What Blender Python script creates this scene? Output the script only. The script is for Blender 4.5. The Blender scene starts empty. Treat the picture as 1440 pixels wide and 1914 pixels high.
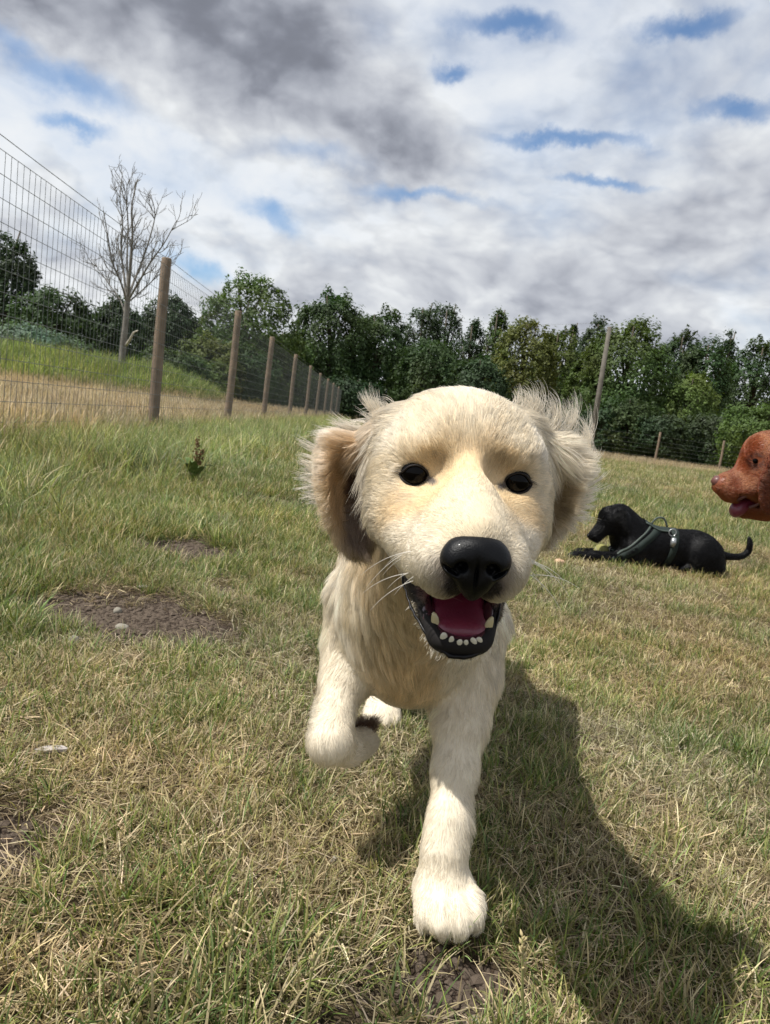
import bpy, math, random
import numpy as np
from mathutils import Matrix, Vector, kdtree

R = math.radians
scene = bpy.context.scene
rng = np.random.default_rng(7)
random.seed(7)

# ------------------------------------------------------------------ camera
CAM_H = .52
CAM_F = 1382.0 / 1914.0            # focal length as a share of the picture height
pitch, roll = R(7.3), R(7.3)
cf = np.array([0, math.cos(pitch), -math.sin(pitch)])
_r0 = np.array([1, 0, 0.]); _u0 = np.array([0, math.sin(pitch), math.cos(pitch)])
cr = math.cos(roll) * _r0 + math.sin(roll) * _u0
cu = -math.sin(roll) * _r0 + math.cos(roll) * _u0
CP = np.array([0, 0, CAM_H])
cam_data = bpy.data.cameras.new('camera')
cam_data.sensor_fit = 'VERTICAL'; cam_data.sensor_height = 24.0
cam_data.lens = 24.0 * CAM_F
cam_data.clip_start = .02; cam_data.clip_end = 3000
cam_data.dof.use_dof = True
cam_data.dof.focus_distance = .56; cam_data.dof.aperture_fstop = 22
cam = bpy.data.objects.new('camera', cam_data)
scene.collection.objects.link(cam)
m3 = Matrix(((cr[0], cu[0], -cf[0]), (cr[1], cu[1], -cf[1]), (cr[2], cu[2], -cf[2])))
cam.matrix_world = Matrix.Translation(CP) @ m3.to_4x4()
scene.camera = cam

def at(px, py, Y):
    """the point of the place that lies Y metres ahead and is seen at that spot of the photograph"""
    d = cf + cr * (px - 720) / 1382. + cu * (957 - py) / 1382.
    return CP + d * Y / d[1]
def on_ground(px, py, z=0.):
    d = cf + cr * (px - 720) / 1382. + cu * (957 - py) / 1382.
    return CP + d * (z - CAM_H) / d[2]

# ------------------------------------------------------------------ sun, sky, exposure
SUN_DIR = np.array([.57, .17, -1.0]); SUN_DIR /= np.linalg.norm(SUN_DIR)
sun_el = math.asin(-SUN_DIR[2]); sun_az = math.atan2(-SUN_DIR[0], -SUN_DIR[1])
sl = bpy.data.lights.new('sun', 'SUN'); sl.energy = 4.6; sl.angle = R(.6); sl.color = (1, .97, .91)
so = bpy.data.objects.new('sun', sl); scene.collection.objects.link(so)
so.rotation_euler = Vector(SUN_DIR).to_track_quat('-Z', 'Y').to_euler()
so.location = (-10, -4, 20)
vs = scene.view_settings
vs.view_transform = 'Standard'; vs.look = 'None'; vs.gamma = 1; vs.use_curve_mapping = False
vs.exposure = .45
scene.cycles.use_denoising = True
scene.cycles.max_bounces = 8; scene.cycles.diffuse_bounces = 3; scene.cycles.glossy_bounces = 3
scene.cycles.transmission_bounces = 6; scene.cycles.transparent_max_bounces = 8
scene.cycles.sample_clamp_indirect = 6
scene.cycles.use_adaptive_sampling = True; scene.cycles.adaptive_threshold = .015
scene.cycles_curves.shape = 'RIBBONS'; scene.cycles_curves.subdivisions = 2

class NT:
    """small helper for node trees"""
    def __init__(s, tree): s.t = tree; s.n = tree.nodes; s.l = tree.links
    def node(s, typ, ins=None, **kw):
        n = s.n.new(typ)
        for k, v in kw.items(): setattr(n, k, v)
        for k, v in (ins or {}).items():
            if isinstance(v, bpy.types.NodeSocket): s.l.new(v, n.inputs[k])
            else: n.inputs[k].default_value = v
        return n
    def math(s, op, a, b=0., c=0., clamp=False):
        n = s.node('ShaderNodeMath', {0: a, 1: b, 2: c}, operation=op, use_clamp=clamp); return n.outputs[0]
    def mr(s, v, a, b, c=0., d=1., smooth=False):
        n = s.node('ShaderNodeMapRange', {0: v, 1: a, 2: b, 3: c, 4: d})
        if smooth: n.interpolation_type = 'SMOOTHSTEP'
        return n.outputs[0]
    def mix(s, f, a, b, blend='MIX'):
        n = s.node('ShaderNodeMix', data_type='RGBA', blend_type=blend)
        for k, v in ((0, f), (6, a), (7, b)):
            if isinstance(v, bpy.types.NodeSocket): s.l.new(v, n.inputs[k])
            else: n.inputs[k].default_value = v if k == 0 or len(v) == 4 else (*v, 1)
        return n.outputs[2]
    def noise(s, vec, scale, detail=4, rough=.5, dist=0., lac=2.0):
        return s.node('ShaderNodeTexNoise', {'Vector': vec, 'Scale': scale, 'Detail': detail, 'Roughness': rough, 'Distortion': dist, 'Lacunarity': lac}).outputs[0]
    def vm(s, op, a, b=(0, 0, 0), out=0):
        n = s.node('ShaderNodeVectorMath', {0: a, 1: b}, operation=op); return n.outputs[out]

world = bpy.data.worlds.new('World'); scene.world = world; world.use_nodes = True
def build_sky():
    N = NT(world.node_tree); N.n.clear()
    out = N.node('ShaderNodeOutputWorld')
    bg = N.node('ShaderNodeBackground'); bg.inputs[1].default_value = .1
    N.l.new(bg.outputs[0], out.inputs[0])
    sky = N.node('ShaderNodeTexSky', sky_type='NISHITA', sun_disc=False)
    sky.sun_elevation = sun_el; sky.sun_rotation = sun_az; sky.air_density = 1.0; sky.dust_density = .6; sky.ozone_density = 2.0
    tc = N.node('ShaderNodeTexCoord').outputs['Generated']
    sep = N.node('ShaderNodeSeparateXYZ', {0: tc})
    z = N.math('MAXIMUM', sep.outputs[2], 0.0)
    zz = N.math('ADD', z, .13)
    px = N.math('DIVIDE', sep.outputs[0], zz); py = N.math('DIVIDE', sep.outputs[1], zz)
    p = N.node('ShaderNodeCombineXYZ', {0: px, 1: py, 2: 0.}).outputs[0]
    # billows: direction on the sky, flattened, finer towards the skyline
    sc_ = N.math('DIVIDE', 1., N.math('ADD', N.math('MULTIPLY', z, .9), .62))
    dd = N.vm('SCALE', tc); N.l.new(sc_, dd.node.inputs[3])
    dd = N.vm('MULTIPLY', dd, (1., 1., 1.55))
    wob = N.node('ShaderNodeTexNoise', {'Vector': dd, 'Scale': 3.2, 'Detail': 5., 'Roughness': .5}).outputs[1]
    wv = N.vm('SCALE', N.vm('SUBTRACT', wob, (.5, .5, .5))); wv.node.inputs[3].default_value = .13
    q = N.vm('ADD', dd, wv)
    def puff(off, scale, det=3., rough=.55):
        v = N.node('ShaderNodeTexVoronoi', {'Vector': N.vm('ADD', q, off), 'Scale': scale, 'Detail': det, 'Roughness': rough, 'Lacunarity': 2.1, 'Randomness': 1.}, feature='F1', normalize=True)
        return N.math('SUBTRACT', 1., v.outputs[0])
    SH = (-.028, -.01, .055)
    n1 = N.noise(N.vm('ADD', q, (3.3, 5.1, 0.)), 2.6, 7, .52)
    n3 = N.noise(N.vm('ADD', q, (1.3, 9.1, 2.)), 1.4, 3, .5)
    pf = puff((0, 0, 0), 5.6); pfs = puff(SH, 5.6)
    n2 = N.noise(N.vm('ADD', q, (7.3, 2.1, 4.)), 6.5, 8, .56)
    n2s = N.noise(N.vm('ADD', q, (7.3 + SH[0] * .6, 2.1 + SH[1], 4. + SH[2] * .6)), 6.5, 8, .56)
    rel = N.math('ADD', N.math('MULTIPLY', N.math('SUBTRACT', pf, pfs), 1.15), N.math('MULTIPLY', N.math('SUBTRACT', n2, n2s), .38))
    low = N.mr(sep.outputs[2], .10, .30, 1., 0., True)
    m1 = N.noise(N.vm('ADD', q, (2.2, 1.7, 8.)), 3.6, 6, .5)
    relief = rel
    wb = N.node('ShaderNodeTexNoise', {'Vector': tc, 'Scale': 9., 'Detail': 7., 'Roughness': .62}).outputs[1]
    wb = N.vm('SCALE', N.vm('SUBTRACT', wb, (.5, .5, .5))); wb.node.inputs[3].default_value = .085
    def blob(px_, py_, rx, ry, rot=0.):
        d = cf + cr * (px_ - 720) / 1382. + cu * (957 - py_) / 1382.
        d /= np.linalg.norm(d)
        a = np.cross(d, [0, 0, 1]); a /= np.linalg.norm(a); b = np.cross(a, d); b *= np.sign(b[2])
        c_, s_ = math.cos(rot), math.sin(rot)
        a2 = a * c_ + b * s_; b2 = -a * s_ + b * c_
        a2 /= (rx / 1382.); b2 /= (ry / 1382.)
        dv = N.vm('ADD', N.vm('SUBTRACT', tc, tuple(d)), wb)
        u = N.vm('DOT_PRODUCT', dv, tuple(a2), out=1); v = N.vm('DOT_PRODUCT', dv, tuple(b2), out=1)
        rr = N.math('SQRT', N.math('ADD', N.math('MULTIPLY', u, u), N.math('MULTIPLY', v, v)))
        return N.mr(rr, 0., 1.25, 1., 0., True)
    def add(a, b): return N.math('ADD', a, b)
    def mx(a, b): return N.math('MAXIMUM', a, b)
    dark = blob(330, 30, 440, 150, -.12)
    for b in ((570, 130, 300, 150, -.45), (120, 0, 300, 90, 0), (740, 230, 190, 110, -.5)): dark = mx(dark, blob(*b))
    grey2 = blob(1080, 520, 420, 110, .05)
    for b in ((1330, 400, 240, 130, .3), (900, 560, 300, 60, 0)): grey2 = mx(grey2, blob(*b))
    holes = blob(140, 150, 190, 42, -.25)
    for b in ((590, 272, 110, 30, -.1), (500, 402, 80, 28, -.2), (375, 515, 70, 28, -.3), (950, 52, 115, 24, -.1), (1290, 40, 100, 20, .2),
              (840, 128, 36, 15, 0), (800, 365, 150, 16, -.05), (1130, 355, 100, 12, -.1), (1060, 262, 150, 14, -.05), (1400, 195, 90, 18, 0), (20, 70, 60, 28, 0), (140, 240, 70, 18, 0)):
        holes = mx(holes, blob(*b))
    cover = add(N.math('MULTIPLY', n1, .55), N.math('MULTIPLY', n2, .45))
    cover = add(cover, N.math('MULTIPLY', pf, .35))
    cover = add(cover, N.math('MULTIPLY', holes, -.27))
    cover = add(cover, N.math('MULTIPLY', dark, .25))
    cover = add(cover, N.math('MULTIPLY', low, .10))
    alpha = N.mr(cover, .36, .88, .06, 1., True)
    thick = N.math('ADD', N.math('MULTIPLY', n1, .6), N.math('MULTIPLY', n3, .8))
    br = N.mr(thick, .45, .95, 1.04, .70)
    br = add(br, N.math('MULTIPLY', relief, N.mr(low, 0., 1., 1.0, .85)))
    br = N.math('SUBTRACT', br, N.math('MULTIPLY', dark, .08))
    br = add(br, N.math('MULTIPLY', N.math('SUBTRACT', pf, .68), .55))
    br = N.math('SUBTRACT', br, N.math('MULTIPLY', dark, N.mr(n2, .3, .7, .54, .42)))
    br = N.math('SUBTRACT', br, N.math('MULTIPLY', grey2, .13))
    m1d = N.math('ADD', m1, N.math('MULTIPLY', N.math('SUBTRACT', n2, .5), .34))
    br = N.math('SUBTRACT', br, N.math('MULTIPLY', low, N.mr(m1d, .47, .535, -.06, .14, True)))
    n1d = N.math('ADD', n1, N.math('MULTIPLY', N.math('SUBTRACT', pf, .68), .35))
    br = N.math('SUBTRACT', br, N.mr(n1d, .47, .53, -.05, .05, True))
    br = N.math('SMOOTH_MAX', br, .27, .16)
    br = N.math('MINIMUM', br, 1.0)
    c = N.mix(N.mr(br, .30, .90), (.88, .94, 1.12), (.97, 1.0, 1.03))
    cb = N.vm('SCALE', c); N.l.new(N.math('MULTIPLY', br, 6.6), cb.node.inputs[3])
    blue = N.vm('MULTIPLY', sky.outputs[0], (.66, .88, 1.03))
    fin = N.mix(alpha, blue, (1, 1, 1)); N.l.new(cb, fin.node.inputs[7])
    below = N.mr(sep.outputs[2], -.02, 0., 0., 1.)
    fin = N.mix(below, (.9, .95, .7), fin)
    N.l.new(fin, bg.inputs[0])
build_sky()
world.cycles.sampling_method = 'MANUAL'; world.cycles.sample_map_resolution = 512
# ------------------------------------------------------------------ object helpers
def link(o, parent=None):
    scene.collection.objects.link(o)
    if parent is not None: o.parent = parent
    return o
def tag(o, label=None, cat=None, group=None, kind=None):
    if label: o['label'] = label
    if cat: o['category'] = cat
    if group: o['group'] = group
    if kind: o['kind'] = kind
    return o
def empty(name, loc=(0, 0, 0), rz=0.):
    o = bpy.data.objects.new(name, None); o.location = loc; o.rotation_euler = (0, 0, rz); o.empty_display_size = .1
    return link(o)
def mesh_obj(name, V, Fc, mat=None, parent=None, smooth=True, cols=None, origin=None):
    """V (n,3) in world coordinates, Fc a list or (m,k) array of faces"""
    V = np.asarray(V, dtype=np.float32)
    me = bpy.data.meshes.new(name)
    off = np.zeros(3)
    if parent is not None: off = wpos(parent)
    elif origin is not None: off = np.asarray(origin, dtype=float)
    Vl = (V - off).astype(np.float32)
    if isinstance(Fc, np.ndarray):
        k = Fc.shape[1]; m = Fc.shape[0]
        me.vertices.add(len(Vl)); me.vertices.foreach_set('co', Vl.ravel())
        me.loops.add(m * k); me.loops.foreach_set('vertex_index', Fc.astype(np.int32).ravel())
        me.polygons.add(m); me.polygons.foreach_set('loop_start', np.arange(0, m * k, k, dtype=np.int32))
        me.update(calc_edges=True); me.validate()
    else:
        me.from_pydata(Vl.tolist(), [], [list(map(int, f)) for f in Fc]); me.update()
    if smooth: me.polygons.foreach_set('use_smooth', [True] * len(me.polygons))
    if cols is not None:
        a = me.color_attributes.new('col', 'FLOAT_COLOR', 'POINT')
        c4 = np.ones((len(Vl), 4), np.float32); c4[:, :3] = cols
        a.data.foreach_set('color', c4.ravel())
    if mat: me.materials.append(mat)
    o = bpy.data.objects.new(name, me)
    if parent is None and origin is not None: o.location = origin
    link(o, parent)
    if parent is not None and parent.parent is not None: pass
    return o
def wpos(o):
    p = np.array(o.location)
    while o.parent is not None:
        o = o.parent; p = p + np.array(o.location)
    return p

class SDF:
    """one closed skin made of blended volumes on a grid (all lengths in metres)"""
    def __init__(s, lo, hi, h):
        s.lo = np.array(lo, float); s.h = h
        s.n = np.ceil((np.array(hi) - s.lo) / h).astype(int) + 1
        s.F = np.full(s.n, .08, np.float32)
    def _box(s, lo, hi):
        a = np.clip(np.floor((np.asarray(lo) - s.lo) / s.h).astype(int), 0, s.n - 1)
        b = np.clip(np.ceil((np.asarray(hi) - s.lo) / s.h).astype(int) + 1, 1, s.n)
        ax = [(s.lo[i] + np.arange(a[i], b[i]) * s.h).astype(np.float32) for i in range(3)]
        return a, b, ax
    def _put(s, a, b, d, k, sub):
        sl = tuple(slice(a[i], b[i]) for i in range(3))
        f = s.F[sl]
        if sub: d = -d
        hh = np.maximum(k - np.abs(f - d), 0) / k
        if sub: s.F[sl] = np.maximum(f, d) + hh * hh * k * .25
        else: s.F[sl] = np.minimum(f, d) - hh * hh * k * .25
    def ell(s, c, r, rot=None, k=.012, sub=False):
        c = np.asarray(c, float); r = np.broadcast_to(np.asarray(r, float), (3,))
        rot = np.eye(3) if rot is None else np.asarray(rot)      # rows = local axes
        ext = np.sqrt(((rot.T * r) ** 2).sum(1)) + k * 2 + s.h * 3
        a, b, ax = s._box(c - ext, c + ext)
        if (b <= a).any(): return
        X, Y, Z = np.meshgrid(ax[0] - c[0], ax[1] - c[1], ax[2] - c[2], indexing='ij', sparse=True)
        q = [(rot[i, 0] * X + rot[i, 1] * Y + rot[i, 2] * Z) for i in range(3)]
        k0 = np.sqrt(sum((q[i] / r[i]) ** 2 for i in range(3))); k1 = np.sqrt(sum((q[i] / r[i] ** 2) ** 2 for i in range(3)))
        s._put(a, b, k0 * (k0 - 1) / np.maximum(k1, 1e-9), k, sub)
    def cone(s, A, B, ra, rb, k=.012, sub=False):
        A = np.asarray(A, float); B = np.asarray(B, float); m = max(ra, rb) + k * 2 + s.h * 3
        a, b, ax = s._box(np.minimum(A, B) - m, np.maximum(A, B) + m)
        if (b <= a).any(): return
        X, Y, Z = np.meshgrid(ax[0] - A[0], ax[1] - A[1], ax[2] - A[2], indexing='ij', sparse=True)
        D = B - A; L = (D @ D) + 1e-12
        t = np.clip((X * D[0] + Y * D[1] + Z * D[2]) / L, 0, 1)
        d = np.sqrt((X - t * D[0]) ** 2 + (Y - t * D[1]) ** 2 + (Z - t * D[2]) ** 2) - (ra + (rb - ra) * t)
        s._put(a, b, d, k, sub)
    def chain(s, pts, k=.012):
        for (p, r), (q, r2) in zip(pts[:-1], pts[1:]): s.cone(p, q, r, r2, k)
    def mesh(s, smooth=1):
        F = s.F; ins = F < 0
        c = np.zeros(tuple(s.n - 1), np.uint8)
        for i in (0, 1):
            for j in (0, 1):
                for k in (0, 1):
                    c += ins[i:s.n[0] - 1 + i, j:s.n[1] - 1 + j, k:s.n[2] - 1 + k]
        act = np.argwhere((c > 0) & (c < 8))
        idx = np.full(tuple(s.n - 1), -1, np.int32); idx[tuple(act.T)] = np.arange(len(act))
        P = np.zeros((len(act), 3)); W = np.zeros(len(act))
        for ax in range(3):
            o1, o2 = [a for a in range(3) if a != ax]
            for i in (0, 1):
                for j in (0, 1):
                    g = act.copy(); g[:, o1] += i; g[:, o2] += j
                    g2 = g.copy(); g2[:, ax] += 1
                    fa = F[tuple(g.T)]; fb = F[tuple(g2.T)]
                    m = (fa < 0) != (fb < 0)
                    t = np.where(m, fa / np.where(m, fa - fb, 1), 0)
                    pt = g.astype(float); pt[:, ax] += t
                    P[m] += pt[m]; W[m] += 1
        V = s.lo + (P / W[:, None]) * s.h
        faces = []
        for ax in range(3):
            o1, o2 = [(1, 2), (2, 0), (0, 1)][ax]
            sl1 = [slice(None)] * 3; sl2 = [slice(None)] * 3
            sl1[ax] = slice(0, -1); sl2[ax] = slice(1, None)
            A = ins[tuple(sl1)]; B = ins[tuple(sl2)]
            for (mm, flip) in ((A & ~B, False), (~A & B, True)):
                e = np.argwhere(mm)
                e = e[(e[:, o1] > 0) & (e[:, o2] > 0) & (e[:, o1] < s.n[o1] - 1) & (e[:, o2] < s.n[o2] - 1)]
                q = []
                for (i, j) in ((0, 0), (-1, 0), (-1, -1), (0, -1)):
                    g = e.copy(); g[:, o1] += i; g[:, o2] += j; q.append(idx[tuple(g.T)])
                q = np.stack(q, 1)
                faces.append(q[:, ::-1] if flip else q)
        Fc = np.concatenate(faces)
        Fc = Fc[(Fc >= 0).all(1)]
        if smooth:
            for _ in range(smooth):
                S = np.zeros_like(V); cnt = np.zeros(len(V))
                for a in range(4):
                    i, j = Fc[:, a], Fc[:, (a + 1) % 4]
                    np.add.at(S, i, V[j]); np.add.at(S, j, V[i]); np.add.at(cnt, i, 1); np.add.at(cnt, j, 1)
                V = V * .5 + .5 * S / np.maximum(cnt, 1)[:, None]
        return V, Fc
def vnormals(V, Fc):
    n = np.cross(V[Fc[:, 2]] - V[Fc[:, 0]], V[Fc[:, 3 if Fc.shape[1] == 4 else 1]] - V[Fc[:, 1 if Fc.shape[1] == 4 else 0]])
    N = np.zeros_like(V)
    for a in range(Fc.shape[1]): np.add.at(N, Fc[:, a], n)
    return N / np.maximum(np.linalg.norm(N, axis=1), 1e-12)[:, None]
def sample_surface(V, Fc, N, dens):
    """roots spread over the quads; dens = hairs per square metre at each vertex"""
    ar = .5 * np.linalg.norm(np.cross(V[Fc[:, 2]] - V[Fc[:, 0]], V[Fc[:, 3]] - V[Fc[:, 1]]), axis=1)
    w = ar * dens[Fc].mean(1)
    n = int(w.sum()); cdf = np.cumsum(w) / w.sum()
    f = np.searchsorted(cdf, rng.random(n)); f = np.minimum(f, len(Fc) - 1)
    u, v = rng.random(n)[:, None], rng.random(n)[:, None]
    c = Fc[f]
    wgt = [(1 - u) * (1 - v), u * (1 - v), u * v, (1 - u) * v]
    P = sum(V[c[:, i]] * wgt[i] for i in range(4)); Q = sum(N[c[:, i]] * wgt[i] for i in range(4))
    Q /= np.maximum(np.linalg.norm(Q, axis=1), 1e-9)[:, None]
    return P, Q
def value_noise(P, scale, seed=0):
    """smooth 3D noise in -1..1 (vectorised)"""
    p = P * scale + seed * 17.31; i = np.floor(p).astype(np.int64); f = p - i; f = f * f * (3 - 2 * f)
    def h(x, y, z):
        n = (x * 374761393 + y * 668265263 + z * 2147483647 + seed * 1013) & 0xffffffff
        n = ((n ^ (n >> 13)) * 1274126177) & 0xffffffff
        n = ((n ^ (n >> 15)) * 2246822519) & 0xffffffff
        return ((n ^ (n >> 16)) & 0xffff) / 32767.5 - 1
    r = 0
    for a in (0, 1):
        for b in (0, 1):
            for c in (0, 1):
                w = (f[:, 0] if a else 1 - f[:, 0]) * (f[:, 1] if b else 1 - f[:, 1]) * (f[:, 2] if c else 1 - f[:, 2])
                r = r + w * h(i[:, 0] + a, i[:, 1] + b, i[:, 2] + c)
    return r
def fbm(P, scale, seed=0, oct_=3):
    r = 0; a = 1; t = 0
    for o in range(oct_): r = r + a * value_noise(P, scale * 2 ** o, seed + o * 3); t += a; a *= .5
    return r / t
def blend_anchors(P, A, vals, power=4., radius=None):
    """inverse-distance blend of anchor values at points P"""
    A = np.asarray(A); vals = np.asarray(vals, float)
    out = np.zeros((len(P), vals.shape[1])); 
    for i in range(0, len(P), 20000):
        d = ((P[i:i + 20000, None] - A[None]) ** 2).sum(2)
        w = 1 / (d + 1e-6) ** (power / 2)
        w /= w.sum(1, keepdims=True)
        out[i:i + 20000] = w @ vals
    return out
def make_curves(name, pts, radius, cols, mat, parent):
    """pts (n,k,3) world; radius (n,k); cols (n,3)"""
    n, k, _ = pts.shape
    off = wpos(parent)
    cv = bpy.data.hair_curves.new(name); cv.add_curves([k] * n)
    cv.attributes['position'].data.foreach_set('vector', (pts - off).astype(np.float32).ravel())
    ra = cv.attributes.get('radius') or cv.attributes.new('radius', 'FLOAT', 'POINT')
    ra.data.foreach_set('value', radius.astype(np.float32).ravel())
    ca = cv.attributes.new('col', 'FLOAT_COLOR', 'CURVE')
    c4 = np.ones((n, 4), np.float32); c4[:, :3] = cols
    ca.data.foreach_set('color', c4.ravel())
    cv.materials.append(mat)
    return link(bpy.data.objects.new(name, cv), parent)
def grow(P, Nn, D, length, lift, bend, clump_cell, clump, seed=1, k=6, wild=.12, droop=None):
    """bend every hair from its lifted root into the lie of the coat, gathered in locks"""
    n = len(P); D = D - (D * Nn).sum(1, keepdims=True) * Nn
    D /= np.maximum(np.linalg.norm(D, axis=1), 1e-6)[:, None]
    T = np.cross(Nn, D)
    ang = fbm(P, 42, seed) * .38 + fbm(P, 12, seed + 5) * .30 + rng.normal(0, wild, n)
    Dd = D * np.cos(ang)[:, None] + T * np.sin(ang)[:, None]
    L = length * (1 + .22 * rng.normal(size=n).clip(-2, 2)) * (1 + .25 * fbm(P, 60, seed + 9))
    t = np.linspace(0, 1, k)
    lf = (lift * (1 + .4 * rng.normal(size=n).clip(-1.5, 1.5)))
    curl = fbm(P, 30, seed + 21) * .5
    pts = np.zeros((n, k, 3)); pts[:, 0] = P
    cur = P.copy()
    for i in range(1, k):
        tt = t[i]
        d = Nn * (lf * (1 - tt) ** 1.2 + bend * tt)[:, None] + Dd + T * (curl * tt)[:, None]
        if droop is not None: d = d + droop * tt
        d /= np.linalg.norm(d, axis=1)[:, None]
        cur = cur + d * (L / (k - 1))[:, None]; pts[:, i] = cur
    if clump_cell > 0:
        m = max(8, int(n / clump_cell)); ci = rng.choice(n, m, replace=False)
        kd = kdtree.KDTree(m)
        for j, q in enumerate(ci): kd.insert(P[q], j)
        kd.balance()
        near = ci[np.array([kd.find(p)[1] for p in P.tolist()])]
        cl = np.asarray(clump) * np.ones(n)
        for i in range(1, k):
            w = (cl * t[i] ** 1.3)[:, None] * .8
            pts[:, i] = pts[:, i] * (1 - w) + w * (pts[near, i] + (P - P[near]) * .25)
        lock = near
    else: lock = np.arange(n)
    return pts, L, lock
# ------------------------------------------------------------------ the golden dog
HO = np.array([.0573, .5547, .4825])
HM = np.array([[.9986, .0140, .0504], [.0178, -.9971, -.0745], [-.0492, -.0753, .9959]])
def HL(x, y=None, z=None):
    v = np.array(x if y is None else (x, y, z), float) / 100
    return HO + v @ HM
def to_local(P): return ((P - HO) @ HM.T) * 100
def rotx(a): c, s = math.cos(a), math.sin(a); return np.array([[1, 0, 0], [0, c, s], [0, -s, c]])
def roty(a): c, s = math.cos(a), math.sin(a); return np.array([[c, 0, -s], [0, 1, 0], [s, 0, c]])
def rotz(a): c, s = math.cos(a), math.sin(a); return np.array([[c, s, 0], [-s, c, 0], [0, 0, 1]])

def simple_mat(name, col, rough=.6, spec=.5, coat=0., bump=None, noise_cols=None, sss=0., metal=0.):
    m = bpy.data.materials.new(name); m.use_nodes = True
    N = NT(m.node_tree); b = N.n['Principled BSDF']
    b.inputs['Roughness'].default_value = rough; b.inputs['Specular IOR Level'].default_value = spec
    b.inputs['Coat Weight'].default_value = coat; b.inputs['Coat Roughness'].default_value = .08; b.inputs['Metallic'].default_value = metal
    tc = N.node('ShaderNodeTexCoord').outputs['Object']
    if noise_cols:
        sc, c2, f0, f1 = noise_cols
        f = N.mr(N.noise(tc, sc, 6, .6), f0, f1)
        N.l.new(N.mix(f, col, c2), b.inputs['Base Color'])
    else: b.inputs['Base Color'].default_value = (*col, 1)
    if bump:
        sc, st, dist = bump
        bn = N.node('ShaderNodeBump', {'Height': N.noise(tc, sc, 5, .6), 'Strength': st, 'Distance': dist})
        N.l.new(bn.outputs[0], b.inputs['Normal'])
    if sss: b.inputs['Subsurface Weight'].default_value = sss; b.inputs['Subsurface Scale'].default_value = .01; b.inputs['Subsurface Radius'].default_value = (1, .3, .2)
    return m
def vcol_mat(name, rough=.8, bump=None, attr='col', spec=.3, sheen=0.):
    m = simple_mat(name, (1, 1, 1), rough, spec, bump=bump); N = NT(m.node_tree)
    a = N.node('ShaderNodeAttribute', attribute_name=attr); N.l.new(a.outputs['Color'], N.n['Principled BSDF'].inputs['Base Color'])
    N.n['Principled BSDF'].inputs['Sheen Weight'].default_value = sheen
    return m
def fur_mat(name, rough=.45, coat=0.):
    m = bpy.data.materials.new(name); m.use_nodes = True; N = NT(m.node_tree); N.n.clear()
    out = N.node('ShaderNodeOutputMaterial')
    a = N.node('ShaderNodeAttribute', attribute_name='col').outputs['Color']
    hi = N.node('ShaderNodeHairInfo').outputs
    c = N.mix(hi['Random'], (.86, .86, .86), (1.10, 1.10, 1.10)); c = N.mix(1., a, c, 'MULTIPLY')
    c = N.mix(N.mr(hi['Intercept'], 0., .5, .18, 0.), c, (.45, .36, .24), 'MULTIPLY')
    h = N.node('ShaderNodeBsdfHairPrincipled', {'Color': c, 'Roughness': rough, 'Radial Roughness': .6})
    h.model = 'CHIANG'; h.parametrization = 'COLOR'
    d = N.node('ShaderNodeBsdfDiffuse', {'Color': c})
    mx = N.node('ShaderNodeMixShader', {0: .45, 1: h.outputs[0], 2: d.outputs[0]})
    N.l.new(mx.outputs[0], out.inputs[0])
    return m

def tube(path, rad, seg=10, closed=False, cap=True):
    """verts and quads of a tube along a path; rad scalar or per point"""
    P = np.asarray(path, float); n = len(P); rad = np.ones(n) * rad
    T = np.roll(P, -1, 0) - np.roll(P, 1, 0)
    if not closed: T[0] = P[1] - P[0]; T[-1] = P[-1] - P[-2]
    T /= np.maximum(np.linalg.norm(T, axis=1), 1e-9)[:, None]
    up = np.array([0, 0, 1.]) if abs(T[0][2]) < .9 else np.array([1., 0, 0])
    a = np.cross(T[0], up); a /= np.linalg.norm(a)
    V = []
    for i in range(n):
        a = a - T[i] * (a @ T[i]); a /= np.linalg.norm(a); b = np.cross(T[i], a)
        for j in range(seg):
            t = 2 * math.pi * j / seg; V.append(P[i] + rad[i] * (a * math.cos(t) + b * math.sin(t)))
    F = []
    for i in range(n if closed else n - 1):
        for j in range(seg):
            k = (i + 1) % n
            F.append((i * seg + j, i * seg + (j + 1) % seg, k * seg + (j + 1) % seg, k * seg + j))
    if cap and not closed:
        F.append(tuple(reversed(range(seg)))); F.append(tuple(range((n - 1) * seg, n * seg)))
    return np.array(V), F
def merge(parts):
    V = []; F = []; o = 0
    for v, f in parts:
        V.append(np.asarray(v)); F += [tuple(int(i) + o for i in q) for q in f]; o += len(v)
    return np.concatenate(V), F
def spline(pts, n=40, closed=False):
    P = np.asarray(pts, float); m = len(P); out = []
    segs = m if closed else m - 1
    for i in range(segs):
        g = lambda j: P[j % m] if closed else P[min(max(j, 0), m - 1)]
        p0, p1, p2, p3 = g(i - 1), g(i), g(i + 1), g(i + 2)
        k = max(2, n // segs)
        for t in np.arange(k) / k:
            out.append(.5 * ((2 * p1) + (-p0 + p2) * t + (2 * p0 - 5 * p1 + 4 * p2 - p3) * t ** 2 + (-p0 + 3 * p1 - 3 * p2 + p3) * t ** 3))
    if not closed: out.append(P[-1])
    return np.array(out)

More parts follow.
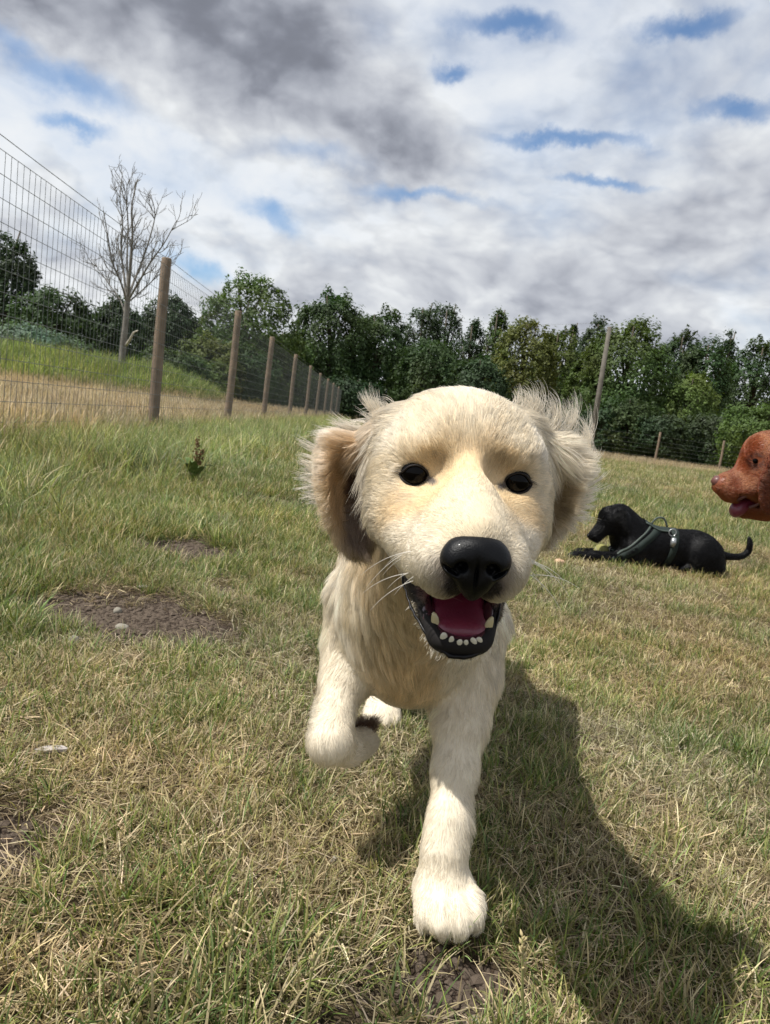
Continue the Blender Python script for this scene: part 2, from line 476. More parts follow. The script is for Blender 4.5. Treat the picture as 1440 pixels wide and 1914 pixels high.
dog = tag(empty('golden_dog', (.08, .95, 0)), 'cream golden retriever trotting towards the camera with mouth open and one forepaw lifted', 'dog')
def build_golden():
    S = SDF((-.20, .38, -.01), (.36, 1.62, .66), .0027)
    c = .01
    # trunk and legs ---------------------------------------------------------
    ch = at(778, 1150, .93)
    S.ell(ch + (-.004, .0, .004), (.084, .15, .108), k=.03)
    S.ell(at(772, 1175, .86), (.064, .07, .078), k=.04)
    S.cone(ch + (0, .08, .02), np.array([.085, 1.22, .365]), .105, .088, .05)
    S.ell((.09, 1.30, .37), (.088, .10, .095), k=.05)
    S.cone(ch + (.0, .02, .05), HL(0, -11, -1), .082, .058, .06)
    S.cone(at(775, 1120, .84), HL(0, -7, -7), .072, .04, .05)
    # lifted foreleg (picture left)
    S.chain([(at(680, 1120, .90), .045), (at(660, 1215, .885), .034), (at(643, 1275, .86), .0255), (at(626, 1340, .825), .0185), (at(617, 1388, .80), .0225)], .02)
    S.chain([(at(617, 1388, .80), .024), (at(650, 1398, .83), .019), (at(676, 1388, .865), .019)], .012)
    for (px, py, Y) in ((664, 1404, .862), (680, 1398, .868), (692, 1384, .872), (684, 1370, .868)):
        S.ell(at(px, py, Y), (.0095, .017, .0095), k=.008)
    # standing foreleg
    S.chain([(at(872, 1170, .90), .052), (at(868, 1270, .875), .040), (at(860, 1350, .84), .0290), (at(851, 1440, .805), .0230), (at(838, 1540, .765), .0205), (at(830, 1595, .75), .0200), (at(828, 1650, .742), .0265)], .02)
    S.ell(at(836, 1668, .737) + (0, 0, -.002), (.032, .036, .021), k=.02)
    for (px, py, Y, rx) in ((797, 1690, .716, .0125), (825, 1703, .703, .0140), (857, 1705, .703, .0140), (883, 1692, .716, .0125)):
        S.ell(at(px, py, Y), (rx, .028, .0150), k=.003)
        S.ell(at(px, py, Y) + (0, -.014, -.006), (rx * .85, .013, .011), k=.006)
    for px in (811, 841, 870): S.cone(at(px, 1688, .69), at(px, 1735, .672), .0032, .0042, .004, True)
    # hind legs
    def hind(px, Yp, x_up, pos):
        paw = pos
        S.chain([((.085 + x_up, 1.32, .33), .075), ((.085 + x_up * 1.2, 1.24, .235), .050), ((paw[0] + x_up * .1, Yp + .10, .135), .024), ((paw[0], Yp + .045, .055), .0205), ((paw[0], Yp + .02, .03), .023)], .025)
        S.ell(paw + np.array([0, 0, .020]), (.031, .042, .020), k=.015)
        for i in range(4):
            S.ell(paw + np.array([-.023 + i * .0153, -.034 + .008 * abs(i - 1.5), .014]), (.0095, .018, .0125), k=.006)
    g = on_ground(712, 1348)
    hind(712, g[1], -.06, np.array([g[0], g[1], 0.]))
    hind(850, 1.42, .06, np.array([.175, 1.42, 0.]))
    # tail swung up to the picture's left
    tp = spline([(.09, 1.38, .40), (.06, 1.47, .45), at(790, 830, 1.52), at(750, 812, 1.54), at(735, 806, 1.54), at(722, 800, 1.54)], 18)
    rr = np.interp(np.linspace(0, 1, len(tp)), [0, .4, .75, 1], [.03, .018, .009, .002])
    S.chain(list(zip(tp, rr)), .012)
    # head -------------------------------------------------------------------
    def E(x, y, z, r, rot=None, k=.8, sub=False): S.ell(HL(x, y, z), np.array(r) * c, HM if rot is None else rot @ HM, k * c, sub)
    def Cn(a, b, ra, rb, k=.8, sub=False): S.cone(HL(a), HL(b), ra * c, rb * c, k * c, sub)
    E(0, -6.8, .6, (6.7, 7.2, 5.7), k=1.5)
    E(0, -3.4, 1.2, (5.7, 4.0, 4.2), k=2)
    for s in (-1, 1):
        E(s * 3.3, -1.45, 1.75, (2.0, 1.6, 1.3), k=1.6)
        E(s * 4.7, -4.6, -2.6, (2.7, 4.4, 4.1), k=2)
        E(s * 3.2, -1.0, -2.2, (1.9, 1.8, 1.6), k=1.6)
        E(s * 2.15, 4.9, -4.7, (1.95, 4.6, 2.3), rotx(.06) @ rotz(-s * .10), k=1.2)
        E(s * 1.65, 7.5, -5.25, (1.6, 1.9, 1.8), k=.9)
        E(s * 3.2, 3.0, -5.4, (1.2, 3.2, 1.9), k=1.2)
    Cn((0, -1.5, -1.6), (0, 7.2, -3.3), 2.9, 2.15, 1.6)
    Cn((0, -.5, .1), (0, 8.4, -2.5), 1.7, 1.45, 1.4)
    E(0, 8.3, -3.8, (2.0, 1.6, 1.7), k=.8)
    for s in (-1, 1): E(s * 1.9, 2.8, -3.0, (1.6, 3.6, 1.5), k=1.2); E(s * 4.0, -.8, -4.3, (2.1, 3.8, 2.4), k=2.2)
    for s in (-1, 1): E(s * 2.15, 1.5, .75, (.8, .9, 1.0), k=1.4, sub=True)
    for s in (-1, 1):
        S.ell(HL(s * 3.88, .9, -.08), (.0112, .0125, .0083), HM, .006, True)
    # lower jaw and the open mouth
    for s in (-1, 1): Cn((s * 3.2, -3.2, -7.2), (s * 1.5, 5.4, -10.1), 1.6, 1.0, 1.2)
    Cn((0, -2.5, -8.0), (0, 4.8, -10.5), 2.2, 1.25, 1.5)
    E(0, 5.9, -10.75, (2.1, 1.5, 1.05), rotx(.25), k=.8)
    E(0, 4.4, -8.6, (2.35, 5.4, 1.45), rotx(.2), k=.45, sub=True)
    E(0, 6.6, -9.0, (1.95, 2.4, 1.15), rotx(.2), k=.35, sub=True)
    # ears, blown open
    def ear(s, ctr, rad, rot, ic, ir, k=.9):
        E(*ctr, rad, rot, k); E(*ic, ir, rot, .7, True)
    ear(-1, (-9.0, -8.4, -3.4), (2.6, 2.5, 5.4), roty(-.24) @ rotz(.15), (-8.2, -6.5, -3.5), (2.2, 2.6, 4.6))
    ear(1, (8.6, -9.0, -1.5), (2.5, 2.3, 4.5), roty(.2) @ rotz(-.15), (8.3, -7.0, -2.0), (1.9, 2.2, 3.6))
    Cn((-5, -7.5, 2.4), (-8.4, -9, .4), 1.8, 1.0, 1.6); Cn((5, -8, 2.8), (8.2, -9.2, 1.2), 1.8, 1.1, 1.6)
    V, Fc = S.mesh(2)
    Nn = vnormals(V, Fc)
    return V, Fc, Nn
gV, gF, gN = build_golden()
print('golden verts', len(gV))
# skin colours: the dog's markings, with shade painted into hollows and undersides
CREAM = np.array([.69, .575, .40]); PALE = np.array([.745, .655, .51]); TAN = np.array([.58, .35, .16]); GOLD = np.array([.70, .52, .30])
DARK = np.array([.022, .018, .017]); GREY = np.array([.16, .13, .11])
NOSE_BLACK = simple_mat('nose_leather', (.0025, .0026, .0033), .40, .16, coat=.03, bump=(900, .5, .0006))
LIP_BLACK = simple_mat('lip_skin', (.0045, .004, .0045), .42, .2, coat=.05, bump=(420, .4, .0006))
LID = simple_mat('eyelid_skin', (.012, .009, .008), .6, .2)
EYE_M = simple_mat('eye_brown', (.0015, .0010, .0010), .03, .12, coat=0.)
GUM = simple_mat('tongue_pink', (.155, .022, .045), .42, .5, coat=.25, bump=(600, .5, .0008), noise_cols=(120, (.15, .012, .035), .35, .7), sss=.1)
TOOTH = simple_mat('tooth_enamel', (.58, .54, .43), .25, .5, coat=.4)
TOOTH_Y = simple_mat('canine_enamel', (.50, .43, .25), .3, .5, coat=.4)
PAD_M = simple_mat('paw_pad', (.02, .017, .016), .7, .3)
FUR = fur_mat('cream_fur')
SKIN = vcol_mat('dog_skin', .85)

def small_sdf(name, lo, hi, h, fn, mat, parent, smooth=1):
    S = SDF(lo, hi, h); fn(S); V, Fc = S.mesh(smooth); return mesh_obj(name, V, Fc, mat, parent)

LV = to_local(gV)
def ball_dist(P, c, r): return np.sqrt((((P - np.array(c)) / np.array(r)) ** 2).sum(1))
def skin_colours(P, L, Nn):
    """colour of the coat by place on the body; L in head centimetres"""
    n = len(P)
    vals = []; pts = []
    def a(x, y, z, c, both=True):
        pts.append(HL(x, y, z)); vals.append(c)
        if both and x: pts.append(HL(-x, y, z)); vals.append(c)
    a(0, 8, -2.0, CREAM * .92); a(0, 4, -.8, CREAM); a(0, 1, .8, GOLD * 1.12); a(0, -1, 3.5, CREAM * .98); a(0, -6, 6.5, PALE * .97)
    a(3, -2, 5, CREAM); a(1.9, .4, 1.7, GOLD * .78); a(2.9, .0, 1.9, GOLD * .85); a(1.9, 1.3, -.8, GOLD * .92); a(3.6, 1.0, -2.2, GOLD * 1.02); a(3.4, -.2, 2.8, CREAM * .97)
    a(6, -3, 2.5, PALE * .97); a(6, -1.5, -.5, CREAM); a(7.5, -4, -3, PALE * .92); a(3.4, 6, -4, PALE * .95); a(4.2, 3, -5, PALE); a(1.7, 9, -6.2, PALE * .75)
    a(6, -4, -7, CREAM * .82); a(0, 3, -12, CREAM * .8); a(2.6, 5, -10.6, CREAM * .7); a(0, -5, -9, GOLD * .7); a(5, -8, -8, GOLD * .75); a(0, -13, 3, PALE)  # lower cheek and throat darkened to paint in the shade under the jaw
    a(-11.9, -8.4, -.6, PALE, False); a(-9.6, -9, 1.6, PALE, False); a(-11.6, -8.2, -4.2, GOLD, False)
    a(-9.6, -8.4, .5, TAN * .9, False); a(-10.4, -8.5, -1.2, TAN * .9, False); a(-8.8, -9.2, -2.6, TAN * .25, False); a(-7.6, -8.8, -.8, TAN * .22, False); a(-7.6, -8.8, -4., TAN * .22, False); a(-9.2, -8.9, -5.0, GOLD * .38, False); a(-8, -8.2, -7.3, GOLD * .40, False); a(-9.6, -8.3, -7.3, GOLD * .7, False); a(-6.9, -7.2, -2, PALE * .8, False)  # tan inner ear; the darkest anchors paint the hollow's shade
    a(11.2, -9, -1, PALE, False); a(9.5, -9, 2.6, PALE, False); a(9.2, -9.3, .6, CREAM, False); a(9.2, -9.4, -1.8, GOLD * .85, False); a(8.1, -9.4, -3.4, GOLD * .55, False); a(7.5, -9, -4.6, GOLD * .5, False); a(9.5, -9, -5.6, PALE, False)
    for p, c in ((at(640, 1130, .83), PALE), (at(690, 1120, .80), CREAM * .9), (at(740, 1080, .8), GOLD * .85), (at(760, 1170, .8), GOLD * .85), (at(770, 1260, .79), GOLD * .95), (at(870, 1240, .80), PALE * .95), (at(960, 1150, .85), PALE),  # gold chest, deepened with painted shade below the head
                 (at(620, 1250, .85), PALE), (at(615, 1390, .78), PALE), (at(690, 1390, .85), PALE * .9), (at(860, 1400, .8), PALE), (at(830, 1560, .75), PALE), (at(830, 1690, .70), PALE * .97), (at(712, 1300, 1.2), PALE), ((.09, 1.2, .47), CREAM), ((.175, 1.4, .05), PALE)):
        pts.append(np.array(p)); vals.append(c)
    c = blend_anchors(P, np.array(pts), np.array(vals), 5.)
    c *= (1 + .05 * fbm(P, 60, 3) + .06 * fbm(P, 15, 4))[:, None]
    def toward(col, w): nonlocal c; w = np.clip(w, 0, 1)[:, None]; c = c * (1 - w) + np.array(col) * w
    # grey shading round the nose leather, dark lids and lips
    near = fbm(P, 160, 8) * .12
    toward(GREY * 1.5, (1.22 - ball_dist(L, (0, 9.8, -5.0), (2.7, 2.3, 2.3)) + near) * 1.8 * (L[:, 1] > 7))
    toward(DARK, (1.08 - ball_dist(L, (0, 9.6, -5.4), (1.9, 2.2, 2.3)) + near) * 4 * (L[:, 1] > 7))
    for s in (-1, 1):
        toward(DARK, (1.10 - ball_dist(L, (s * 3.90, .7, -.10), (1.16, 2., .74)) + near * .5) * 5)
        toward(GREY * .7, (1.2 - ball_dist(L, (s * 2.72, 1.0, -.34), (.55, 1.5, .30)) + near * 1.5) * 2.0)
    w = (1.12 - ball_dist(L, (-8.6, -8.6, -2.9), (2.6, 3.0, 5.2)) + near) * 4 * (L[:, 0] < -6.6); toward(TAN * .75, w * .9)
    w = (1.1 - ball_dist(L, (-7.7, -8.8, -2.8), (1.8, 3.0, 3.9)) + near) * 3 * (L[:, 0] < -6.5); toward(np.array([.060, .030, .018]), w)  # shade inside the ear hollow, painted as dark brown
    w = (1.08 - ball_dist(L, (-8.3, -8.4, -6.2), (1.7, 2.6, 2.6)) + near) * 3 * (L[:, 0] < -6.4); toward(np.array([.20, .14, .10]), w * .85)  # shading of the lower ear put into the coat colour
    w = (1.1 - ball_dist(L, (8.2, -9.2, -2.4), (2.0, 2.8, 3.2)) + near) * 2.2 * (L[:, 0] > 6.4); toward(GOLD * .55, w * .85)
    for s in (-1, 1):
        toward(GOLD * .50, (1.25 - ball_dist(L, (s * 2.5, .5, 1.25), (1.1, 1.8, .85)) + near) * .75); toward(GOLD * .95, (1.2 - ball_dist(L, (s * 2.6, 4.0, -2.2), (.9, 3.2, .9)) + near) * .7)  # tan brow marks deepened with painted hollow shade; tan muzzle ridge
        toward(GOLD * .80 * (.95, 1.02, 1.15), (1.25 - ball_dist(L, (s * 3.9, .8, -1.9), (1.5, 1.8, .8)) + near) * .55)
    for s in (-1, 1): toward(DARK * .6, (1.15 - ball_dist(L, (s * 3.5, 2.8, -8.2), (1.0, 2.9, 1.05)) + near) * 4)
    # lips and mouth lining
    cav = ball_dist(L, (0, 4.6, -8.35), (2.75, 5.8, 1.85)); toward((.14, .02, .035), (1.06 - cav) * 6)
    toward(DARK * .5, (1.30 - ball_dist(L, (0, 4.4, -9.9), (2.75, 4.3, 1.7)) + near) * 5 * (L[:, 2] < -8.2 - .0 * L[:, 1]))
    return np.clip(c, .004, .95)
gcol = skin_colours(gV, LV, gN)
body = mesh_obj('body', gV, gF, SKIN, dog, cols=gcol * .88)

# ---- eyes
def add_eye(s):
    ctr = HL(s * 3.82, -.66, -.04)
    V = []; F = []; n, m = 28, 18
    for i in range(m + 1):
        th = math.pi * i / m
        for j in range(n):
            ph = 2 * math.pi * j / n
            V.append(ctr + .0117 * np.array([math.sin(th) * math.cos(ph), math.sin(th) * math.sin(ph), math.cos(th)]))
    for i in range(m):
        for j in range(n): F.append((i * n + j, (i + 1) * n + j, (i + 1) * n + (j + 1) % n, i * n + (j + 1) % n))
    eye = mesh_obj('eye', V, F, EYE_M, dog)
    # almond of the lids, lying close on the eyeball
    up = [(-.98, -.20), (-.76, .36), (-.15, .72), (.50, .62), (.96, .16), (1.18, -.16)]
    lo_ = [(.80, -.58), (.1, -.82), (-.68, -.60)]
    pts = []
    for (a, b) in up + lo_:
        rr = min(.985, math.hypot(a, b) / 1.24)
        pts.append(ctr + np.array([s * a, 1.235 * math.sqrt(1 - rr * rr), b]) @ HM / 100)
    sp = spline(pts, 54, True)
    v, f = tube(sp, .00085, 8, True)
    mesh_obj('eyelid', v, f, LID, eye)
for s in (-1, 1): add_eye(s)

# ---- nose
def nose(S):
    c = .01
    def E(x, y, z, r, rot=None, k=.5, sub=False): x, z = x * .94, -4.2 + (z + 4.2) * .94; S.ell(HL(x, y, z), np.array(r) * c * .95, HM if rot is None else rot @ HM, k * c, sub)
    E(0, 9.55, -3.55, (2.15, 1.3, 1.25)); E(0, 9.3, -2.9, (1.7, 1.2, .8), k=.8)
    for s in (-1, 1):
        E(s * 1.25, 9.6, -3.85, (1.12, 1.25, 1.15), k=.5)
        E(s * .55, 9.7, -5.0, (.72, 1.05, .95), k=.7)
    E(0, 9.35, -5.6, (.75, .9, 1.1), k=.6)
    for s in (-1, 1):
        E(s * 1.05, 10.7, -4.05, (.46, .9, .38), roty(s * .4), k=.25, sub=True)
        E(s * 1.75, 10.35, -4.35, (.75, .6, .16), roty(-s * .45), k=.2, sub=True)
    E(0, 10.8, -5.0, (.07, .5, 1.6), k=.18, sub=True)
p0 = HL(0, 9.5, -4.2)
small_sdf('nose', p0 - .036, p0 + .036, .0011, nose, NOSE_BLACK, dog, 2)

# ---- lips, gums, tongue, teeth
lipp = [(-4.2, .9, -7.3), (-4.1, 2.0, -8.1), (-3.6, 3.2, -9.1), (-2.8, 5.0, -10.0), (-1.75, 6.3, -10.95), (-.9, 6.9, -11.3), (0, 7.1, -11.4), (.9, 6.9, -11.25), (1.65, 6.4, -10.85), (2.3, 5.6, -9.95), (2.75, 4.4, -9.1), (3.1, 2.6, -8.2), (3.4, 1., -7.5)]
sp = spline([HL(*p) for p in lipp], 60)
v, f = tube(sp, np.interp(np.linspace(0, 1, len(sp)), [0, .2, .35, .5, .65, .8, 1], [.0006, .0010, .0014, .0018, .0014, .0010, .0006]), 12)
v += (fbm(v, 160, 3, 2) * .0009)[:, None]
mesh_obj('lip', v, f, LIP_BLACK, dog)
def gums(S):
    gp = [(-2.5, 3.0, -8.9), (-2.0, 5.2, -9.9), (-1.2, 6.3, -10.4), (.1, 6.75, -10.6), (1.2, 6.4, -10.45), (1.9, 5.3, -9.95), (2.2, 3.2, -9.0)]
    s = spline([HL(*p) for p in gp], 24)
    for a, b in zip(s[:-1], s[1:]): S.cone(a, b, .0048, .0048, .002)
p0 = HL(0, 4, -9)
GUMS = small_sdf('gum', p0 - .05, p0 + .05, .002, gums, simple_mat('gum_dark', (.05, .014, .02), .3, coat=.4), dog)
def tongue(S):
    pts = [(0, -2, -7.4), (0, 2, -8.9), (0, 4.4, -9.75), (0.1, 5.6, -10.15)]
    for i, (p, q) in enumerate(zip(pts[:-1], pts[1:])):
        for t in (0, .5):
            pp = np.array(p) * (1 - t) + np.array(q) * t
            for x in (-.7, .7): S.ell(HL(pp[0] + x, pp[1], pp[2]), (.0135, .014, .0060), HM, .006)
    S.ell(HL(0.1, 5.3, -10.1), (.0175, .010, .0055), HM, .006)
    S.cone(HL(0, 0, -7.3), HL(0, 6.6, -8.7), .0008, .0008, .003, True)
small_sdf('tongue', p0 - .05, p0 + .05, .0016, tongue, GUM, dog, 2)
def tooth(x, y, z, w, h, mat, lean=0.):
    V = []; F = []; n = 10; L_ = [(0, 1.), (.35, 1.08), (.7, .9), (.92, .55), (1., .12)]
    for t, rr in L_:
        for j in range(n):
            a = 2 * math.pi * j / n
            V.append(HL(x + lean * t * t + w * rr * math.cos(a), y + w * .7 * rr * math.sin(a) + .15 * t, z + h * t))
    for i in range(len(L_) - 1):
        for j in range(n): F.append((i * n + j, i * n + (j + 1) % n, (i + 1) * n + (j + 1) % n, (i + 1) * n + j))
    F.append(tuple(range(n - 1, -1, -1))); F.append(tuple(range((len(L_) - 1) * n, len(L_) * n)))
    mesh_obj('tooth', V, F, mat, GUMS)
for x in (-1.24, -.70, -.22, .25, .80, 1.22):
    tooth(x + .03 * rng.normal(), 7.1 - .25 * x * x, -10.62 + .12 * x * x, .21 * rng.uniform(.85, 1.15) if abs(x) < 1 else .26, .60 * rng.uniform(.8, 1.15), TOOTH, .06 * rng.normal())
for s in (-1, 1): tooth(.05 + s * 1.82, 5.6, -10.2, .30, 1.45, TOOTH_Y, s * .22)
for s in (-1, 1): tooth(s * 2.1, 4.0, -9.5, .22, .3, TOOTH_Y)

# ---- coat
EMB = HL(0, 0, 0)
def hair_setup():
    P = gV; L = LV
    # density (hairs per square metre) and exclusions
    head = np.clip((20 - np.linalg.norm(L, axis=1)) / 4, 0, 1)
    d = 2.6e5 + head * 9.0e5
    d *= np.where(P[:, 1] > 1.05, .35, 1)
    ex = np.ones(len(P))
    ex *= ball_dist(L, (0, 9.7, -4.2), (2.1, 2.0, 1.75)) > 1
    ex *= ball_dist(L, (0, 9.4, -5.4), (.9, 2.0, 1.5)) > 1
    for s in (-1, 1): ex *= ball_dist(L, (s * 3.88, .8, -.08), (1.10, 1.9, .78)) > 1
    ex *= ball_dist(L, (0, 4.4, -8.5), (2.45, 5.6, 1.45)) > 1.0
    ex *= ~((L[:, 2] < -9.0) & (L[:, 2] > -11.6) & (L[:, 1] > 4.0) & (np.abs(L[:, 0]) < 3))
    return d * ex
dens = hair_setup()
A = []; AV = []     # anchors: position, direction(world) length(m) lift bend
def anc(x, y, z, dx, dy, dz, ln, lift=.25, both=True, bend=0.):
    for s in ((1, -1) if both and abs(x) > 0 else (1,)):
        A.append(HL(s * x, y, z)); dd = np.array([s * dx, dy, dz]) @ HM; dd /= np.linalg.norm(dd)
        AV.append([*dd, ln / 100, lift, bend])
def ancw(p, d, ln, lift=.25, bend=0.):
    A.append(np.array(p, float)); d = np.array(d, float); d /= np.linalg.norm(d); AV.append([*d, ln / 100, lift, bend])
anc(0, 8.5, -2.2, 0, -1, .35, .32, .18); anc(0, 5, -1.2, 0, -1, .3, .40, .18); anc(0, 2.5, -.4, 0, -1, .5, .5, .2); anc(0, .6, .9, .0, -.6, 1, .7, .2)
anc(0, -1.5, 3.8, 0, -.5, 1, 1.6, .10); anc(0, -5.5, 6.3, 0, -1, .2, 1.9, .15); anc(2.6, -1.8, 4.2, .55, -.6, .7, 1.3, .12); anc(3, -5.5, 5.6, .7, -1, 0, 2.0, .15)
anc(2.9, 6.5, -3.6, .5, -1, -.3, .45, .2); anc(2.2, 9, -5.8, .5, -.3, -1, .45, .3); anc(3.8, 4.5, -6.0, .4, -.7, -.7, .65, .3); anc(3.6, 3, -3.0, .4, -1, -.2, .6, .2)
anc(0.6, 8.6, -6.9, .2, 0, -1, .35, .3)
anc(1.9, 1.2, -.4, .2, -.8, .4, .45, .15); anc(3.6, .9, -2.0, .6, -.7, -.6, .6, .15); anc(5.6, -.8, -.3, .7, -1, -.2, .8, .15); anc(3.6, .2, 1.9, .5, -.6, .8, .65, .2)
anc(5.2, -3.0, 3.2, .6, -1, .1, 1.3, .2); anc(6.2, -5.5, 3.0, .5, -.8, -.5, 2.4, .3); anc(6.7, -3.8, -1, .4, -1, -.5, 1.5, .25); anc(7.1, -4.5, -4, .35, -.8, -.9, 2.2, .3)
anc(6.4, -7, -1.0, .55, .1, -1.1, 4.0, .45); anc(6.4, -7, 1.8, .8, .1, -1, 3.6, .45); anc(5.6, -3.5, -7, .2, -.9, -.6, 1.8, .3); anc(4.2, -1, -7.2, .2, -1, -.3, .9, .2)
anc(2.6, 5.4, -11.0, .3, -1, -.5, .55, .6); anc(0, 6.8, -11.8, 0, -.4, -1, .6, .8); anc(0, 2, -12, 0, -1, -.2, 1.0, .3); anc(0, -5, -9.5, 0, -.4, -1, 3.0, .3); anc(0, -13, 3.5, 0, -1, -.1, 2.8, .3); anc(6, -12, 0, .3, -1, -.4, 3, .3)
# picture-left ear
for p, d, ln, lf in (((-11.6, -8.6, -2.0), (-1, -.25, .0), 1.2, .35), ((-11.0, -8.4, .2), (-1, -.2, .2), 1.4, .35), ((-9.6, -8.8, 1.8), (-1, -.3, .1), 1.5, .35), ((-7.6, -9.5, 2.6), (-.9, -.7, .1), 1.6, .3), ((-11.6, -8.4, -4.9), (-1, 0, -.45), 1.0, .35),
                     ((-10.5, -8.2, -8), (-.3, 0, -1), 1.5, .3), ((-8, -7.4, -9), (.2, .1, -1), 1.8, .3), ((-9.7, -8.6, 1.6), (-.9, .15, .25), 1.8, .2), ((-10.8, -8.6, -1), (-1, .3, -.1), 1.5, .2), ((-9.4, -9, -3), (-.7, .2, -.8), 1.4, .15), ((-8.7, -8.6, -6), (-.2, .1, -1), 1.6, .2)):
    anc(*p, *d, ln, lf, False)
# picture-right ear: the wind lifts the locks up and over
for p, d, ln, lf, bd in (((10.8, -9.4, .4), (.8, -.1, .6), 1.3, .35, 0), ((11.2, -9.2, -2.0), (.95, .1, .1), 1.0, .35, 0), ((9.6, -9.6, 2.2), (.7, -.4, .5), 1.5, .35, 0), ((7.6, -9.8, 3.0), (.7, -.6, .3), 1.7, .35, 0), ((5.6, -9.6, 4.0), (.6, -.8, .1), 1.6, .3, 0), ((3.5, -9, 6.0), (.6, -.8, .1), 1.8, .3, 0),
                         ((10.4, -8.9, -4.6), (.6, 0, -.6), 1.8, .5, 0), ((8.6, -8.6, -6.2), (.25, .2, -1), 2.2, .4, 0), ((9.6, -9.2, 1.6), (1, .1, .25), 2.0, .25, 0), ((9.4, -9.3, -1), (1, .1, -.05), 1.8, .2, 0), ((8.6, -9.2, -3.6), (.9, .1, -.4), 1.5, .2, 0), ((7.4, -7.6, .4), (.7, .1, -1), 3.4, .4, 0)):
    anc(*p, *d, ln, lf, False, bd)
ancw(at(640, 1110, .84), (-.4, -.2, -1), 2.6, .35); ancw(at(700, 1150, .80), (-.5, -.3, -1), 3.2, .4); ancw(at(770, 1130, .79), (0, -.2, -1), 3.2, .35); ancw(at(770, 1250, .79), (.1, .1, -1), 2.2, .2)
ancw(at(790, 1310, .82), (0, .8, -.5), 1.8, .15); ancw(at(730, 1290, .84), (0, .8, -.5), 1.8, .15); ancw(at(940, 1130, .86), (.4, .1, -1), 2.4, .35); ancw(at(930, 1240, .86), (.3, .2, -1), 1.8, .3); ancw(at(610, 1150, .9), (-.5, .2, -1), 2.2, .35)
ancw(at(615, 1230, .88), (-.15, .1, -1), 1.1, .25); ancw(at(640, 1300, .83), (-.1, 0, -1), .9, .2); ancw(at(590, 1340, .83), (-.7, .2, .1), 1.5, .5); ancw(at(612, 1395, .77), (.1, 0, -1), .8, .25); ancw(at(660, 1400, .84), (.6, .5, -.2), .7, .25); ancw(at(690, 1385, .87), (.5, .5, .2), .7, .3)
ancw(at(868, 1290, .83), (0, 0, -1), 1.3, .25); ancw(at(900, 1330, .85), (.2, .3, -1), 1.6, .35); ancw(at(858, 1400, .79), (0, 0, -1), .9, .2); ancw(at(838, 1530, .75), (0, 0, -1), .75, .2); ancw(at(870, 1540, .77), (.4, .6, -1), 1.6, .45)
ancw(at(828, 1620, .73), (0, -.2, -1), .8, .25); ancw(at(830, 1670, .71), (0, -1, -.6), .8, .25); ancw(at(785, 1680, .72), (-.4, -.7, -.6), .9, .3); ancw(at(890, 1680, .72), (.5, -.7, -.6), .9, .35); ancw(at(840, 1715, .69), (0, -.7, -1), .9, .3)
ancw((.08, 1.0, .5), (0, 1, 0), 3, .3); ancw((.08, 1.3, .47), (0, 1, -.1), 3, .3); ancw((-.02, 1.1, .36), (-.1, .6, -1), 3, .3); ancw((.19, 1.1, .36), (.1, .6, -1), 3, .3); ancw((.08, 1.1, .26), (0, 1, -.3), 2.0, .15)
ancw(at(712, 1300, 1.23), (0, 0, -1), 1.0, .25); ancw((.175, 1.4, .1), (0, 0, -1), 1.0, .25); ancw(at(712, 1335, 1.19), (0, -.8, -.7), 1.0, .35); ancw((.02, 1.35, .2), (0, .5, -1), 2, .3)
ancw((.07, 1.45, .44), (-.4, .3, .5), 4, .3)
A = np.array(A); AV = np.array(AV)
def coat(name, P, Nn, lenmul=1., rad=.00016, clump=.62, cell=36, seed=1, k=6, wild=.13, liftmul=1.):
    val = blend_anchors(P, A, AV, 5.)
    D = val[:, :3]; L = to_local(P)
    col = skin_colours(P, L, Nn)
    ln = val[:, 3] * lenmul
    cl = np.clip(.25 + ln / .02 * .3, .25, .85) * clump / .55
    pts, Ls, lock = grow(P, Nn, D, ln, val[:, 4] * liftmul, val[:, 5], cell, cl, seed, k, wild)
    col = col * (1 + .10 * rng.normal(size=len(P)).clip(-2, 2))[:, None] * (1 + (.04 + .13 * np.clip(ln / .02, 0, 1)) * rng.normal(size=len(P)).clip(-2, 2)[lock])[:, None]
    r0 = rad * np.clip(.7 + ln / .02 * .6, .7, 1.5)
    rr = r0[:, None] * np.interp(np.linspace(0, 1, k), [0, .5, 1], [1, .8, .12])[None]
    return make_curves(name, pts, rr, np.clip(col, .004, .92), FUR, dog)
P, Q = sample_surface(gV, gF, gN, dens); print('hairs', len(P))
coat('coat', P, Q, liftmul=1.1, wild=.10)
# loose long hairs round the ears, head and chest
LL = LV
rim = (np.clip(1.15 - ball_dist(LL, (-11.8, -8.6, 0.5), (2.0, 3, 6.4)), 0, 1) + np.clip(1.1 - ball_dist(LL, (-9.5, -9, 4.4), (4, 3, 2.0)), 0, 1) + np.clip(1.15 - ball_dist(LL, (10.8, -9.4, 2.), (2.4, 3, 5.8)), 0, 1) + np.clip(1.15 - ball_dist(LL, (7.3, -9.6, 5.0), (4.2, 3, 1.9)), 0, 1))
d2 = np.clip(rim, 0, 1) * 2.0e4 + 3.5e3 * (np.abs(LL).max(1) > 9)
P2, Q2 = sample_surface(gV, gF, gN, d2 * (dens > 0)); print('loose', len(P2))
coat('long_hair', P2, Q2, 1.45, .00015, .8, 34, 5, 9, .25, 1.15)
